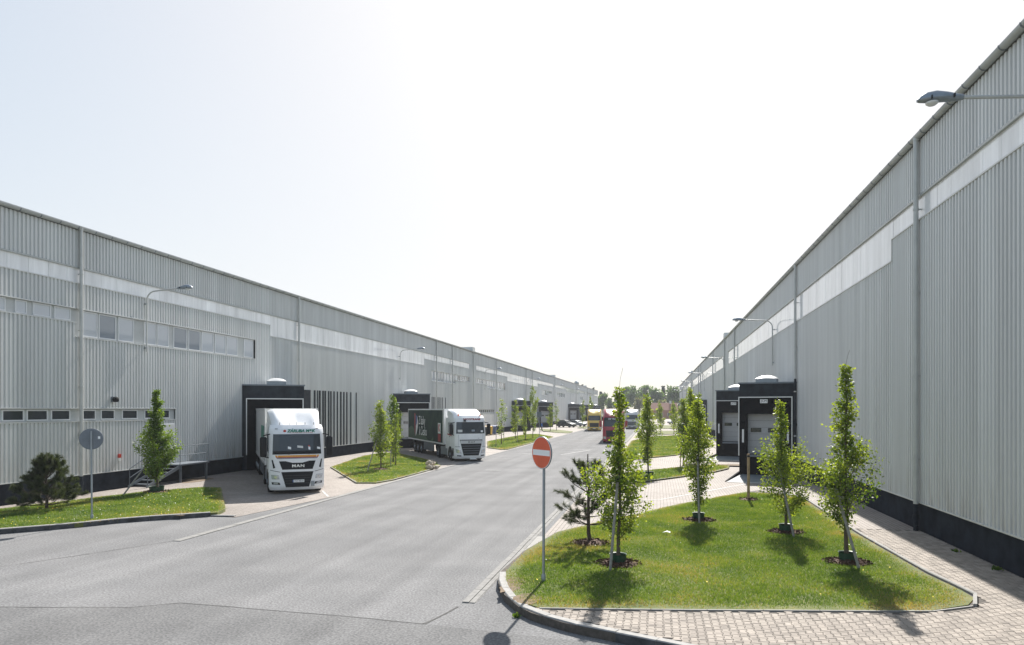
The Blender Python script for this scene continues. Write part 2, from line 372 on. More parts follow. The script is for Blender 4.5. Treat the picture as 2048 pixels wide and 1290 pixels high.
def np_mesh(name, V, nper, mats, tone=None, quads=True):
    """V: (N, nper, 3) separate polygons"""
    N = len(V); me = bpy.data.meshes.new(name)
    me.vertices.add(N * nper); me.vertices.foreach_set('co', np.ascontiguousarray(V, dtype=np.float32).ravel())
    me.loops.add(N * nper); me.loops.foreach_set('vertex_index', np.arange(N * nper, dtype=np.int32))
    me.polygons.add(N); me.polygons.foreach_set('loop_start', np.arange(0, N * nper, nper, dtype=np.int32))
    me.polygons.foreach_set('loop_total', np.full(N, nper, dtype=np.int32))
    for m in (mats if isinstance(mats, (list, tuple)) else [mats]): me.materials.append(M[m])
    if tone is not None:
        a = me.attributes.new('tone', 'FLOAT', 'POINT'); a.data.foreach_set('value', np.repeat(np.asarray(tone, dtype=np.float32), nper))
    me.update(); me.validate()
    return me

_tc = 0
def text_mesh(txt, size, mat_, shear=0.0, ext=0.003, squash=1.0, space=1.0, bold=0.0):
    cu = bpy.data.curves.new('lettering', 'FONT'); cu.body = txt; cu.size = size; cu.align_x = 'CENTER'; cu.align_y = 'CENTER'
    cu.extrude = ext; cu.shear = shear; cu.space_character = space; cu.offset = bold; cu.resolution_u = 3
    o = bpy.data.objects.new('lettering', cu); COL.objects.link(o)
    dg = bpy.context.evaluated_depsgraph_get(); me = bpy.data.meshes.new_from_object(o.evaluated_get(dg))
    bpy.data.objects.remove(o); bpy.data.curves.remove(cu)
    for v in me.vertices: v.co.y *= squash
    me.materials.clear(); me.materials.append(M[mat_])
    return me

def inpoly(P, poly):
    x, y = P[:, 0], P[:, 1]; c = np.zeros(len(P), bool); n = len(poly)
    for i in range(n):
        x0, y0 = poly[i][:2]; x1, y1 = poly[(i + 1) % n][:2]
        k = ((y0 > y) != (y1 > y)) & (x < (x1 - x0) * (y - y0) / (y1 - y0 + 1e-12) + x0); c ^= k
    return c
def edgedist(P, poly):
    d = np.full(len(P), 1e9); n = len(poly)
    for i in range(n):
        a = np.array(poly[i][:2]); b = np.array(poly[(i + 1) % n][:2]); ab = b - a
        t = np.clip(((P - a) @ ab) / (ab @ ab + 1e-12), 0, 1); q = a + t[:, None] * ab
        d = np.minimum(d, np.hypot(*(P - q).T))
    return d

def struct(name, mb, mats, parent=None, **k):
    o = mb.build(name, mats, parent, **k)
    if parent is None: o['kind'] = 'structure'
    return o

LX, RX = -26.2, 8.1            # planes of the two long facades
ROADL, ROADR = -14.1, -3.75
HAZE = 0.0004
# ------------------------------------------------------------------ ground, road, yards
gnd = struct('ground', MB().add([(-900, -120, -0.03), (900, -120, -0.03), (900, 1800, -0.03), (-900, 1800, -0.03)], [(0, 1, 2, 3)]), 'ground')
JUNC = [(-60, -25), (40, -25), (40, 8.5), (8.6, 8.5), (8.6, 13), (0, 14), (-3.3, 16), (-3.45, 16.5), (-3.45, 330), (-14.4, 330), (-14.4, 32), (-15.5, 26), (-15.8, 24), (-23, 20), (-26, 15), (-60, 15)]
road = struct('road', MB().add([(x, y, 0.0) for x, y in JUNC], [tuple(range(len(JUNC)))]), 'asphalt')
# paved yards beside the road (flush)
YL = [(-14.1, 31.2), (-14.1, 330), (LX, 330), (LX, 10), (-25.5, 12), (-22.6, 16.4), (-20.3, 18.6), (-19.0, 19.9), (-18.0, 21.5), (-16.7, 22.5), (-16.0, 23.1), (-15.1, 23.0)]
yardl = struct('paved_yard', MB().add([(x, y, 0.012) for x, y in YL], [tuple(range(len(YL)))]), 'paving')
YR = [(-3.45, 16.6), (RX, 16.6), (RX, 330), (-3.45, 330)]
yardr = struct('paved_yard', MB().add([(x, y, 0.012) for x, y in YR], [(0, 1, 2, 3)]), 'paving')
# older darker asphalt at the mouth of the junction, tar seams
PATCH = [(-40, -20), (20, -20), (20, 9.2), (-4.2, 12.28), (-6.0, 12.45), (-9.5, 12.62), (-10.3, 12.1), (-13, 11.6), (-40, 9.5)]
struct('asphalt_patch', MB().add([(x, y, 0.004) for x, y in PATCH], [tuple(range(len(PATCH)))]), 'asphalt_patch')
def ribbon(mb, pts, w, z, jit=0.0):
    for (a, b) in zip(pts, pts[1:]):
        a2, b2 = Vector((*a, z)), Vector((*b, z)); d = (b2 - a2); n_ = max(1, int(d.length / 0.35)); d.normalize(); nn = Vector((-d.y, d.x, 0))
        rows = []
        for i in range(n_ + 1):
            q = a2.lerp(b2, i / n_); ww = w * (1 + jit * random.uniform(-.7, .7)); off = nn * (w * jit * random.uniform(-.8, .8) if 0 < i < n_ else 0)
            rows.append([q + off - nn * ww / 2, q + off + nn * ww / 2])
        mb.grid(rows)
    return mb
mb = MB()
ribbon(mb, [(-22, 10.95), (-13, 11.6), (-10.3, 12.1), (-9.5, 12.62), (-6.0, 12.45), (-4.2, 12.28)], 0.026, 0.008, 0.7)
ribbon(mb, [(-4.2, 12.28), (-3.9, 13.5)], 0.05, 0.008, 0.8)
ribbon(mb, [(-14.2, 18.5), (-15.2, 16.4), (-16.3, 14.2), (-18.0, 12.4)], 0.022, 0.008, 0.8)
struct('tar_seam', mb, 'tar')
# painted lines
mb = MB()
for pts, w in [([(-0.9, 30.7), (0.15, 31.25), (4.55, 38.65), (5.6, 40.2)], 0.10), ([(-15.92, 31.39), (-14.53, 29.28)], 0.10),
               ([(-10.9, 44.2), (-9.9, 44.2)], 0.12), ([(-8.2, 60.5), (-6.3, 68.2)], 0.14), ([(-4.6, 57.6), (-7.0, 57.6)], 0.14), ([(-7.9, 68.4), (-6.3, 68.2)], 0.12),
               ([(-11.9, 62.0), (-9.9, 59.8)], 0.10), ([(-9.5, 92), (-4.4, 91)], 0.12)]:
    ribbon(mb, pts, w, 0.02, 0.12)
struct('painted_line', mb, 'paint')

# concrete edge strips: separate slabs
def slabs(name, parent, x0, x1, ys, z0, z1, matn):
    cache = {}
    for a, b in zip(ys, ys[1:]):
        L_ = round(b - a, 3)
        if L_ not in cache:
            cache[L_] = MB().box(x0, x1, 0.006, L_ - 0.006, z0, z1).build(name, matn, parent); o = cache[L_]
        else: o = link(name, cache[L_].data, parent)
        o.location = (random.uniform(-.006, .006), a, random.uniform(-.003, .002))
stripl = struct('concrete_strip', MB().box(-14.22, -13.98, 18.55, 330, -0.02, 0.006), 'channel')
slabs('concrete_slab', stripl, -14.23, -13.97, [18.5 + i for i in range(0, 52)], -0.02, 0.022, 'channel')
chan = struct('drain_channel', MB().box(-3.88, -3.62, 13.85, 330, -0.03, 0.006), 'channel')
slabs('channel_stone', chan, -3.90, -3.76, [13.8 + i for i in range(0, 58)], -0.02, 0.026, 'channel')
slabs('channel_grate', chan, -3.745, -3.64, [13.8 + i for i in range(0, 58)], -0.02, 0.018, 'channel')
slabs('apron_slab', chan, -3.62, -3.1, [16.4 + i * 1.0 for i in range(0, 6)], -0.02, 0.03, 'concrete')

# ---- near island with footway on the right
KR = [(-3.60, 15.9), (-3.42, 15.01), (-3.07, 14.05), (-2.62, 13.25), (-2.30, 12.88), (-1.66, 12.42), (-1.27, 12.22), (-0.11, 11.73), (1.5, 11.02), (4.0, 9.9), (8.1, 8.1)]
LAWNR = [(-3.46, 16.0), (-3.44, 18.5), (-3.0, 21.5), (-1.88, 23.7), (-0.54, 26.1), (0.91, 28.9), (4.0, 33.7), (5.2, 33.2), (6.05, 31.4), (5.95, 23.0), (6.06, 17.75), (6.24, 16.2), (6.22, 15.6), (5.9, 15.06), (4.98, 14.45), (0.24, 13.58), (-2.2, 13.2), (-2.75, 13.55), (-3.25, 14.8)]
ISL = KR + [(8.1, 37), (5.9, 36.2), (4.2, 34.0), (0.91, 29.0), (-0.60, 26.15), (-1.95, 23.75), (-3.05, 21.5), (-3.5, 18.5)]
walk = struct('footway', MB().prism(ISL, -0.02, 0.152), 'joint')
# the part of the footway too far off to tell blocks apart
struct('footway_paving', MB().add([(6.12, 24.0, 0.165), (8.06, 24.0, 0.165), (8.06, 37, 0.165), (5.9, 36.2, 0.165), (4.6, 34.1, 0.165), (5.4, 33.6, 0.165), (6.12, 31.6, 0.165)], [tuple(range(7))]), 'paving', walk)
def paver_proto():
    a, b, h = 0.0790, 0.0530, 0.0955
    o = [(-a, -h), (a, -h), (a, -0.066), (b, -0.036), (b, 0.036), (a, 0.066), (a, h), (-a, h), (-a, 0.066), (-b, 0.036), (-b, -0.036), (-a, -0.066)]
    t = [(x * (1 - 0.004 / a), y * (1 - 0.004 / h)) for x, y in o]
    vs = [(x, y, -0.03) for x, y in o] + [(x, y, -0.005) for x, y in o] + [(x, y, 0) for x, y in t]; n_ = 12
    fs = [(n_ * k + i, n_ * k + (i + 1) % n_, n_ * (k + 1) + (i + 1) % n_, n_ * (k + 1) + i) for k in (1,) for i in range(n_)] + [tuple(range(2 * n_, 3 * n_))]
    return vs, fs
pv, pf = paver_proto()
cells = []
poly_k = [(x + 0.06 if i < 5 else x, y + 0.17) for i, (x, y) in enumerate(KR)]
field = poly_k + [(8.02, 24), (6.16, 24)] + [(6.06, 23.0), (6.17, 17.75), (6.36, 16.2), (6.34, 15.5), (6.0, 14.95), (4.98, 14.34), (0.24, 13.46), (-2.1, 13.1)]
nx, ny = 90, 90
cx = -2.6 + 0.139 * np.arange(nx)
for i, x in enumerate(cx):
    for j in range(ny):
        cells.append((x, 8.0 + 0.2 * j + (0.1 if i % 2 else 0)))
C_ = np.array(cells); ok = inpoly(C_, field) & (edgedist(C_, field) > 0.05); C_ = C_[ok]
th_ = R(11.70); depth = C_[:, 1] * math.cos(th_) - C_[:, 0] * math.sin(th_); lat = C_[:, 0] * math.cos(th_) + C_[:, 1] * math.sin(th_)
px = 1024 + 1400 * lat / depth; py = 819 + 1400 * 3.78 / depth
vis = (px > -20) & (px < 2068) & (py < 1300); C_ = C_[vis]; depth = depth[vis]
order = np.argsort(depth); PZ = 0.166
pm = MB().add(pv, pf).mesh('paver', 'paver')
for k in order[:300]:
    o = link('paver', pm, walk); o.location = (C_[k, 0], C_[k, 1], PZ + random.uniform(-.0025, .0025)); o.rotation_euler = (random.uniform(-.008, .008), random.uniform(-.008, .008), random.uniform(-.012, .012))
mb = MB()
for k in order[300:]:
    dz = random.uniform(-.0025, .0025); mb.add([(x + C_[k, 0], y + C_[k, 1], z + PZ + dz) for x, y, z in pv], pf)
tag(link('paver_field', mb.mesh('paver_field', 'paver'), walk), kind='stuff')

def along(path, step):
    out = []; pts = [Vector((*p, 0)) for p in path]; acc = 0
    segs = [(pts[i], pts[i + 1]) for i in range(len(pts) - 1)]; tot = sum((b - a).length for a, b in segs)
    n_ = max(1, round(tot / step)); 
    def at(d):
        for a, b in segs:
            l = (b - a).length
            if d <= l + 1e-9: return a.lerp(b, min(1, d / l))
            d -= l
        return segs[-1][1]
    return [at(tot * i / n_) for i in range(n_ + 1)]
def smooth_path(path, it=2):
    for _ in range(it):
        q = [path[0]]
        for a, b in zip(path, path[1:]): q += [(a[0] * .75 + b[0] * .25, a[1] * .75 + b[1] * .25), (a[0] * .25 + b[0] * .75, a[1] * .25 + b[1] * .75)]
        path = q + [path[-1]]
    return path
def kerb_row(name, parent, path, step, w, z0, z1, inward, matn='kerb', gap=0.006):
    P = along(path, step)
    for i in range(len(P) - 1):
        a, b = P[i], P[i + 1]; d = (b - a).normalized()
        def nrm(k):
            d2 = (P[min(k + 1, len(P) - 1)] - P[max(k - 1, 0)]).normalized(); return Vector((-d2.y, d2.x, 0)) * inward
        na, nb = nrm(i), nrm(i + 1); a_, b_ = a + d * gap, b - d * gap; ch = 0.018; dz = random.uniform(-.004, .004)
        prof = [(0, z0), (0, z1 - ch), (ch, z1), (w, z1), (w, z0)]
        rows = [[(q.x + nv.x * u, q.y + nv.y * u, z + dz) for u, z in prof] for q, nv in ((a_, na), (b_, nb))]
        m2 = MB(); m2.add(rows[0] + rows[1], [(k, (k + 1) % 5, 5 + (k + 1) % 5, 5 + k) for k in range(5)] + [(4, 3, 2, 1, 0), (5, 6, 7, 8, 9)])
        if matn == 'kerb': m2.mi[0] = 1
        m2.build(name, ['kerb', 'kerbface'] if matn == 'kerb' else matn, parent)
KRs = smooth_path(KR[:9], 2) + KR[9:]
kr = struct('kerb', MB().box(-3.3, -3.2, 15.5, 15.6, -0.02, 0.05), 'kerb')
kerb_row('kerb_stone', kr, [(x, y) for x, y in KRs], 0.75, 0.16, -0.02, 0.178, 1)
kerb_row('edging_stone', walk, [(5.5, 33.4), (6.12, 31.6), (6.0, 23.0), (6.12, 17.75), (6.31, 16.1), (6.29, 15.5), (5.95, 14.98)], 1.0, 0.07, 0.0, 0.215, 1, 'concrete')
kerb_row('edging_stone', walk, [(5.95, 15.03), (4.98, 14.445), (0.24, 13.575), (-2.2, 13.19)], 1.0, 0.06, 0.0, 0.180, 1, 'concrete')

# ---- other planted islands
LAWN1 = [(-25.6, 14.5), (-22.4, 16.6), (-20.2, 18.75), (-18.95, 20.0), (-17.95, 21.6), (-16.7, 22.62), (-15.95, 23.2), (-16.3, 24.2), (-20.86, 30.6), (-21.94, 30.5), (-23.45, 28.0), (-24.1, 25.2), (-24.75, 22.4), (-25.4, 17.5)]
LAWN2 = [(-21.6, 43.8), (-24.0, 54.2), (-24.3, 57.5), (-23.6, 59.4), (-22.1, 58.3), (-18.5, 53.5), (-15.97, 49.6), (-14.6, 46.2), (-14.35, 43.5), (-14.3, 40.5), (-14.3, 36.7), (-14.6, 34.9), (-15.65, 34.7)]
LAWN3 = [(-20.3, 83), (-20.4, 94), (-20.2, 108), (-18.1, 108.6), (-14.5, 99), (-14.3, 95), (-14.3, 67), (-14.9, 66.6), (-16.9, 69.4)]
LAWN4 = [(-23.4, 140), (-18.9, 134), (-14.6, 123.5), (-14.3, 121), (-14.3, 115), (-16.6, 117), (-20, 124)]
LAWN5 = [(-17.2, 154), (-16.4, 163), (-14.4, 158), (-14.4, 142)]
LAWNA = [(-2.6, 38.0), (-2.4, 42.8), (-1.27, 44.5), (1.58, 48.5), (3.6, 50.6), (4.9, 50.2), (4.6, 47.9), (3.4, 44.9), (1.39, 41.6), (-0.81, 38.1), (-2.0, 36.4)]
LAWNB = [(-3.1, 88), (-0.3, 104), (3.0, 106), (6.4, 96), (6.2, 80), (4.2, 71), (1.7, 61.5), (-1.97, 54.9), (-3.0, 57.5)]
LAWNC = [(-3.0, 112), (-2.6, 122), (0.5, 130), (4.0, 132), (6.0, 126), (3.0, 114), (-1.5, 108)]
LAWND = [(-3.0, 142), (-2.8, 165), (2.0, 176), (6.0, 172), (6.0, 158), (2.0, 146)]
lawns = [('lawn', LAWNR, 0.0, 0.172), ('lawn', LAWN1, 0.0, 0.14), ('lawn', LAWN2, 0, 0.07), ('lawn', LAWN3, 0, 0.08), ('lawn', LAWN4, 0, 0.08), ('lawn', LAWN5, 0, 0.08),
         ('lawn', LAWNA, 0, 0.09), ('lawn', LAWNB, 0, 0.09), ('lawn', LAWNC, 0, 0.09), ('lawn', LAWND, 0, 0.09)]
for nme, pl, z0, z1 in lawns: struct(nme, MB().prism(pl, z0, z1), 'lawn')
k1 = struct('kerb', MB().box(-15.99, -15.95, 23.3, 23.35, -0.02, 0.03), 'kerb')
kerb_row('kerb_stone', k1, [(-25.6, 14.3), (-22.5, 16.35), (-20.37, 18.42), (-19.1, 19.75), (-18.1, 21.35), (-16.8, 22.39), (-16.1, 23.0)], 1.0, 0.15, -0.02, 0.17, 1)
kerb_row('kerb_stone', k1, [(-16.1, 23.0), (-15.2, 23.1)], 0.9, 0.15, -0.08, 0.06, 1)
for pl, zz in ((LAWN2, 0.085), (LAWNA, 0.10)):
    e = struct('lawn_edging', MB().box(pl[0][0], pl[0][0] + .05, pl[0][1], pl[0][1] + .05, 0.0, 0.05), 'concrete')
    kerb_row('edging_stone', e, pl[5:] + pl[:1] if pl is LAWN2 else pl[6:] + pl[:1], 1.0, 0.06, 0.0, zz, -1, 'concrete')

# ---- grass blades (uncountable), with bare, dry rims
def grass(poly, z, dens, hmin, hmax, wid, name, label, rim=0.35, flowers=0):
    P = np.array([q[:2] for q in poly]); lo, hi = P.min(0), P.max(0); N = int((hi[0] - lo[0]) * (hi[1] - lo[1]) * dens)
    Q = lo + RNG.random((N, 2)) * (hi - lo); Q = Q[inpoly(Q, poly)]
    e = edgedist(Q, poly); patch = np.sin(Q[:, 0] * 1.7 + np.sin(Q[:, 1] * 1.1) * 2) * np.sin(Q[:, 1] * 1.3 + 0.5 * Q[:, 0]) 
    keep = RNG.random(len(Q)) < np.clip(0.12 + e / rim + 0.25 * patch, 0.08, 1); Q, e, patch = Q[keep], e[keep], patch[keep]
    patch2 = np.sin(Q[:, 0] * .9 + 1.3 * np.sin(Q[:, 1] * .7 + 2)) * np.sin(Q[:, 1] * .8 - .4 * Q[:, 0] + 1) + .4 * np.sin(Q[:, 0] * 3.1) * np.sin(Q[:, 1] * 2.7)
    Q = Q + RNG.normal(0, .045, Q.shape)
    N = len(Q); h = hmin + (hmax - hmin) * RNG.random(N) ** 1.6 * (0.75 + 0.35 * patch); h *= np.clip(0.55 + e / rim * .45, .5, 1)
    a = RNG.random(N) * 2 * np.pi; lean = RNG.normal(0, .55, (N, 2)) * h[:, None]
    dx = np.stack([np.cos(a), np.sin(a)], 1) * (wid * (0.6 + 0.8 * RNG.random(N)))[:, None]
    V = np.zeros((N, 3, 3)); V[:, 0, :2] = Q - dx / 2; V[:, 1, :2] = Q + dx / 2; V[:, 2, :2] = Q + lean; V[:, :2, 2] = z - .004; V[:, 2, 2] = z + h
    tone = np.clip(RNG.normal(0.17, .24, N) + 0.7 * np.exp(-e / (rim * .8)) + 0.32 * np.clip(patch2, -.4, 1) + 0.1 * patch, -0.2, 1.15)
    o = link(name, np_mesh(name, V, 3, 'grassblade', tone)); tag(o, label, 'grass', kind='stuff')
    if flowers:
        Q = lo + RNG.random((flowers * 3, 2)) * (hi - lo); Q = Q[inpoly(Q, poly)][:flowers]; n_ = len(Q); V = np.zeros((n_, 6, 3)); r = 0.012 + .010 * RNG.random(n_)
        for k in range(6):
            V[:, k, 0] = Q[:, 0] + r * np.cos(k * np.pi / 3); V[:, k, 1] = Q[:, 1] + r * np.sin(k * np.pi / 3); V[:, k, 2] = z + hmax * .8 + .012 * np.cos(k * 2.1)
        f = link('wildflowers', np_mesh('wildflowers', V, 6, ['dandelion', 'daisy']))
        f.data.polygons.foreach_set('material_index', (RNG.random(n_) < .35).astype(np.int32)); tag(f, 'tiny yellow and white flowers dotted over ' + label.split(' of ')[-1], 'flowers', kind='stuff')
grass(LAWNR, 0.172, 2600, 0.02, 0.075, 0.014, 'grass', 'mown grass blades of the near right lawn', 0.4, 28)
grass(LAWN1, 0.14, 1300, 0.03, 0.085, 0.018, 'grass', 'bright grass blades of the lawn below the left facade', 0.25, 150)
grass(LAWN2, 0.07, 420, 0.04, 0.10, 0.03, 'grass', 'grass blades of the lawn between the two docked white trucks', 0.3, 160)
grass(LAWNA, 0.09, 420, 0.04, 0.10, 0.03, 'grass', 'grass blades of the narrow lawn behind the right driveway', 0.3, 40)
grass(LAWNB, 0.09, 130, 0.05, 0.12, 0.05, 'grass', 'grass blades of the lawn beside the red truck', 0.4)
grass(LAWN3, 0.08, 110, 0.05, 0.12, 0.05, 'grass', 'grass blades of the lawn with the row of slim trees on the left', 0.4)
# bare soil where the kerb bends, and dry thatch beside the docks
def blob(cx, cy, rx, ry, seed, z):
    random.seed(seed); pts = []
    for k in range(18):
        a = 2 * math.pi * k / 18; s = random.uniform(.75, 1.15); pts.append((cx + rx * s * math.cos(a), cy + ry * s * math.sin(a), z))
    return pts
mb = MB()
for a in [(-3.05, 14.75, .22, .75, 1, .178), (-2.55, 13.75, .28, .4, 2, .178), (-17.4, 22.35, .75, .22, 3, .146)]:
    b = blob(*a); mb.add(b, [tuple(range(18))])
for a in [(-25.2, 34.6, .8, 1.6, 4, .018), (5.2, 50.8, 1.3, .8, 5, .102)]:
    b = blob(*a); mb.add(b, [tuple(range(18))])
struct('bare_soil', mb, 'soil')
random.seed(21)

# ------------------------------------------------------------------ the two warehouses
PITCH = 0.2
def corr(y0, y1, z0, z1, X, side):
    """corrugated sheet in the plane X, facing side (+1 = +X)"""
    mb = MB(); pr = []; k = math.floor(y0 / PITCH)
    knots = [(0, 0.0), (0.075, 0.0), (0.092, 1.0), (0.183, 1.0)]
    ys = []
    while k * PITCH < y1:
        for u, d in knots: ys.append((k * PITCH + u, d))
        k += 1
    ys.append((k * PITCH, 0.0))
    def dep(y):
        for (a, da), (b, db) in zip(ys, ys[1:]):
            if a - 1e-9 <= y <= b + 1e-9: return da + (db - da) * (y - a) / (b - a) if b > a else da
        return 0
    inner = [(y, d) for y, d in ys if y0 + 1e-4 < y < y1 - 1e-4]
    pts = [(y0, dep(y0))] + inner + [(y1, dep(y1))]
    D = 0.055
    rows = [[(X + side * D * d, y, z) for y, d in pts] for z in (z0, z1)]
    mb.grid(rows)
    return mb
def clad(parent, y0, y1, z0, z1, X, side):
    if y1 - y0 < .02 or z1 - z0 < .02: return
    o = link('cladding_panel', corr(y0, y1, z0, z1, X, side).mesh('cladding_panel', 'clad'), parent); return o

def facade(root, X, side, yA, yB, segs, plz, roofz):
    """segs: list of (y0, y1, [(z0, z1, kind)]) openings per stretch"""
    for y0, y1, ops in segs:
        z = plz + 0.0
        for (a, b, kind) in sorted(ops):
            clad(root, y0, y1, z, a, X, side); z = b
        clad(root, y0, y1, z, roofz - 0.12, X, side)
    MB().box(X - side * 0.30, X - side * 0.10, yA, yB, 0, roofz - .05).build('wall', 'core', root)
    MB().box(X - side * 0.098, X + side * 0.012, yA, yB, -0.02, plz - 0.03).build('plinth', 'plinth', root)
    MB().box(X - side * 0.09, X + side * 0.08, yA, yB, plz - 0.028, plz + 0.012).build('flashing', 'flash', root)
    MB().box(X - side * 0.3, X + side * 0.02, yA, yB, roofz - .045, roofz + 0.02).build('roof', 'roof', root)
def skylight(root, X, side, y0, y1, z0, z1, near):
    x0, x1 = sorted((X - side * .09, X + side * .0))
    if near:
        n_ = max(1, round((y1 - y0) / 1.0)); w = (y1 - y0) / n_; me = None
        for i in range(n_):
            o = link('skylight_panel', None or MB().box(x0, x1, 0.006, w - .006, z0, z1).mesh('skylight_panel', 'poly'), root) if me is None else link('skylight_panel', me, root)
            me = o.data; o.location = (side * random.uniform(-.004, .004), y0 + i * w, 0)
    else: link('skylight_band', MB().box(x0, x1, y0, y1, z0, z1).mesh('skylight_band', 'poly'), root)
    xa, xb = sorted((X - side * .02, X + side * .075))
    MB().box(xa, xb, y0, y1, z1 - .0, z1 + .07).build('flashing', 'gutter', root)
    MB().box(xa, xb, y0, y1, z0 - .045, z0 + .0).build('flashing', 'flash', root)
def wbox(root, X, side, y0, y1, z0, z1):
    xa, xb = sorted((X - side * .095, X - side * .06)); MB().box(xa, xb, y0, y1, z0, z1).build('window_band', 'wfill', root)
    xa, xb = sorted((X - side * .06, X + side * .07))
    MB().box(xa, xb, y0 - .03, y1 + .03, z0 - .05, z0).build('window_sill', 'flash', root); MB().box(xa, xb, y0 - .03, y1 + .03, z1, z1 + .05).build('flashing', 'flash', root)
def window(root, X, side, y0, y1, z0, z1, pane='paneup'):
    t = .055; mb = MB(); xa, xb = sorted((X - side * .06, X - side * .015))
    mb.box(xa, xb, y0, y0 + t, z0, z1).box(xa, xb, y1 - t, y1, z0, z1).box(xa, xb, y0 + t, y1 - t, z0, z0 + t).box(xa, xb, y0 + t, y1 - t, z1 - t, z1)
    w = mb.build('window', 'wframe', root); xa, xb = sorted((X - side * .058, X - side * .04))
    MB().box(xa, xb, y0 + t, y1 - t, z0 + t, z1 - t).build('pane', 'panemid' if pane == 'paneup' and random.random() < .3 else pane, w)
def downpipe(root, X, side, y, plz, roofz, dark_to=None, near=True):
    px_ = X + side * .17; r = .075; mb = MB()
    zt = roofz - .12; zd = plz - .05 if dark_to is None else dark_to
    mb.tube([(px_, y, zd), (px_, y, zt)], r, 10)
    if near:
        for z in np.arange(2.4, zt, 2.6): mb.tube([(px_, y, z - .03), (px_, y, z + .03)], r + .014, 10); mb.box(X, px_, y - .015, y + .015, z - .02, z + .02)
    d = mb.build('downpipe', 'pipe', root, smooth=True)
    m2 = MB().tube([(px_, y, 0.12), (px_, y, zd - .002)], r * .97, 10)
    if near: m2.tube([(px_, y, zd * .52), (px_, y, zd * .52 + .14)], r + .02, 10).tube([(px_, y, .02), (px_, y, .14)], r + .045, 10).tube([(px_ + side * .0, y - .12, .3), (px_, y + .02, .36)], .03, 6)
    m2.build('pipe_foot', 'dockdark', d, smooth=True)
    MB().tube([(X + side * .13, y, roofz - .02), (px_, y, roofz - .16)], [.12, .085], 10).build('pipe_head', 'pipe', d, smooth=True)
def gutter(root, X, side, yA, yB, roofz, joints):
    cx_ = X + side * .13; cz = roofz; mb = MB(); pr = [(math.cos(a), math.sin(a)) for a in np.linspace(math.pi, 2 * math.pi, 9)]
    rows = [[(cx_ + .115 * u, y, cz + .115 * v) for u, v in pr] + [(cx_ + .095 * u, y, cz + .095 * v) for u, v in pr[::-1]] for y in np.linspace(yA, yB, 12)]
    rows = [r + r[:1] for r in rows]; mb.grid(rows); g_ = mb.build('gutter', 'gutter', root, smooth=True, angle=50)
    m2 = MB()
    for y in np.arange(yA + .4, joints, 1.0): m2.grid([[(cx_ + .123 * u, y + dy, cz + .123 * v) for u, v in pr] for dy in (0, .05)], (0, 0, .006))
    tag(m2.build('gutter_bracket', 'galvdark', g_), kind='stuff')
    xa, xb = sorted((X + side * .02, X - side * 40)); MB().box(xa, xb, yA, yB, roofz + .03, roofz + .12).build('roof', 'roof', root)

ROOFZ = 12.35; B0, B1, BL = 9.80, 10.46, 9.05
rl = thing('warehouse', 'long grey corrugated warehouse with office windows along the left side of the road', 'warehouse', (0, 0, 0))
rr = thing('warehouse', 'long windowless grey corrugated warehouse rising on the right behind the slim trees', 'warehouse', (0, 0, 0))
# left: skylight stretches and window stretches
yA, yB, PLZ = 14.0, 318.0, 0.92
cuts = [14, 27.45, 34.25, 42.1, 44.0, 47.7, 76.8, 79.3, 89.4, 96.4, 98.2, 100.2, 107.2, 112, 120.6, 122.1, 155, 160.5, 168.5, 176, 179.3, 182.5, 186, 190, 202, 204.5, 238, 243, 252, 262, 265, 268, 318]
def ops_l(y):
    o = []
    up = [(14, 44), (76.8, 96.4), (100.2, 122.1), (155, 179.3), (182.5, 204.5), (238, 262), (265, 318)]; low = [(44, 76.8), (122.1, 155), (204.5, 238)]
    if any(a <= y < b for a, b in up): o.append((B0, B1, 's'))
    if any(a <= y < b for a, b in low): o.append((BL, B1, 's'))
    if y < 27.45: o.append((7.98, 8.58, 'w'))
    for a, b in ((27.45, 42.1), (79.3, 89.4), (107.2, 120.6), (160.5, 168.5), (190, 202), (243, 252)):
        if a <= y < b: o.append((7.33, 8.58, 'w'))
    for a, b in ((89.4, 96.4), (100.2, 107.2), (168.5, 176), (186, 190)):
        if a <= y < b: o.append((7.85, 8.58, 'w'))
    for a, b in ((14, 34.25), (100.2, 112)):
        if a <= y < b: o.append((3.42, 3.98, 'w'))
    return o
segs = [(a, b, ops_l((a + b) / 2)) for a, b in zip(cuts, cuts[1:])]
facade(rl, LX, 1, yA, yB, segs, PLZ, ROOFZ)
for a, b, z0 in [(14, 44, B0), (44, 76.8, BL), (76.8, 96.4, B0), (100.2, 122.1, B0)]: skylight(rl, LX, 1, a, b, z0, B1, True)
for a, b, z0 in [(122.1, 155, BL), (155, 179.3, B0), (182.5, 204.5, B0), (204.5, 238, BL), (238, 262, B0), (265, 318, B0)]: skylight(rl, LX, 1, a, b, z0, B1, False)
wbox(rl, LX, 1, 14, 27.45, 7.98, 8.58); wbox(rl, LX, 1, 27.45, 42.1, 7.33, 8.58); wbox(rl, LX, 1, 14, 34.25, 3.42, 3.98)
for a, b in ((18.2, 19.2), (19.6, 20.6), (21.0, 21.9), (22.2, 22.9), (23.2, 23.96), (24.39, 24.95), (25.25, 26.16), (26.33, 27.22)): window(rl, LX, 1, a, b, 8.0, 8.56)
for a, b in ((27.88, 28.78), (28.86, 29.96), (30.1, 31.16), (31.9, 32.80), (32.88, 33.79), (34.15, 35.3), (35.42, 36.48), (36.6, 37.74), (37.86, 38.95), (39.05, 40.22), (40.9, 41.95)): window(rl, LX, 1, a, b, 7.36, 8.55)
for a, b in ((20.2, 21.2), (21.5, 22.4), (22.7, 23.6), (23.79, 24.82), (24.94, 26.0), (26.16, 27.2), (27.9, 28.68), (28.99, 29.88), (30.35, 31.43), (31.92, 32.85), (32.95, 33.86)): window(rl, LX, 1, a, b, 3.46, 3.94, 'panelow')
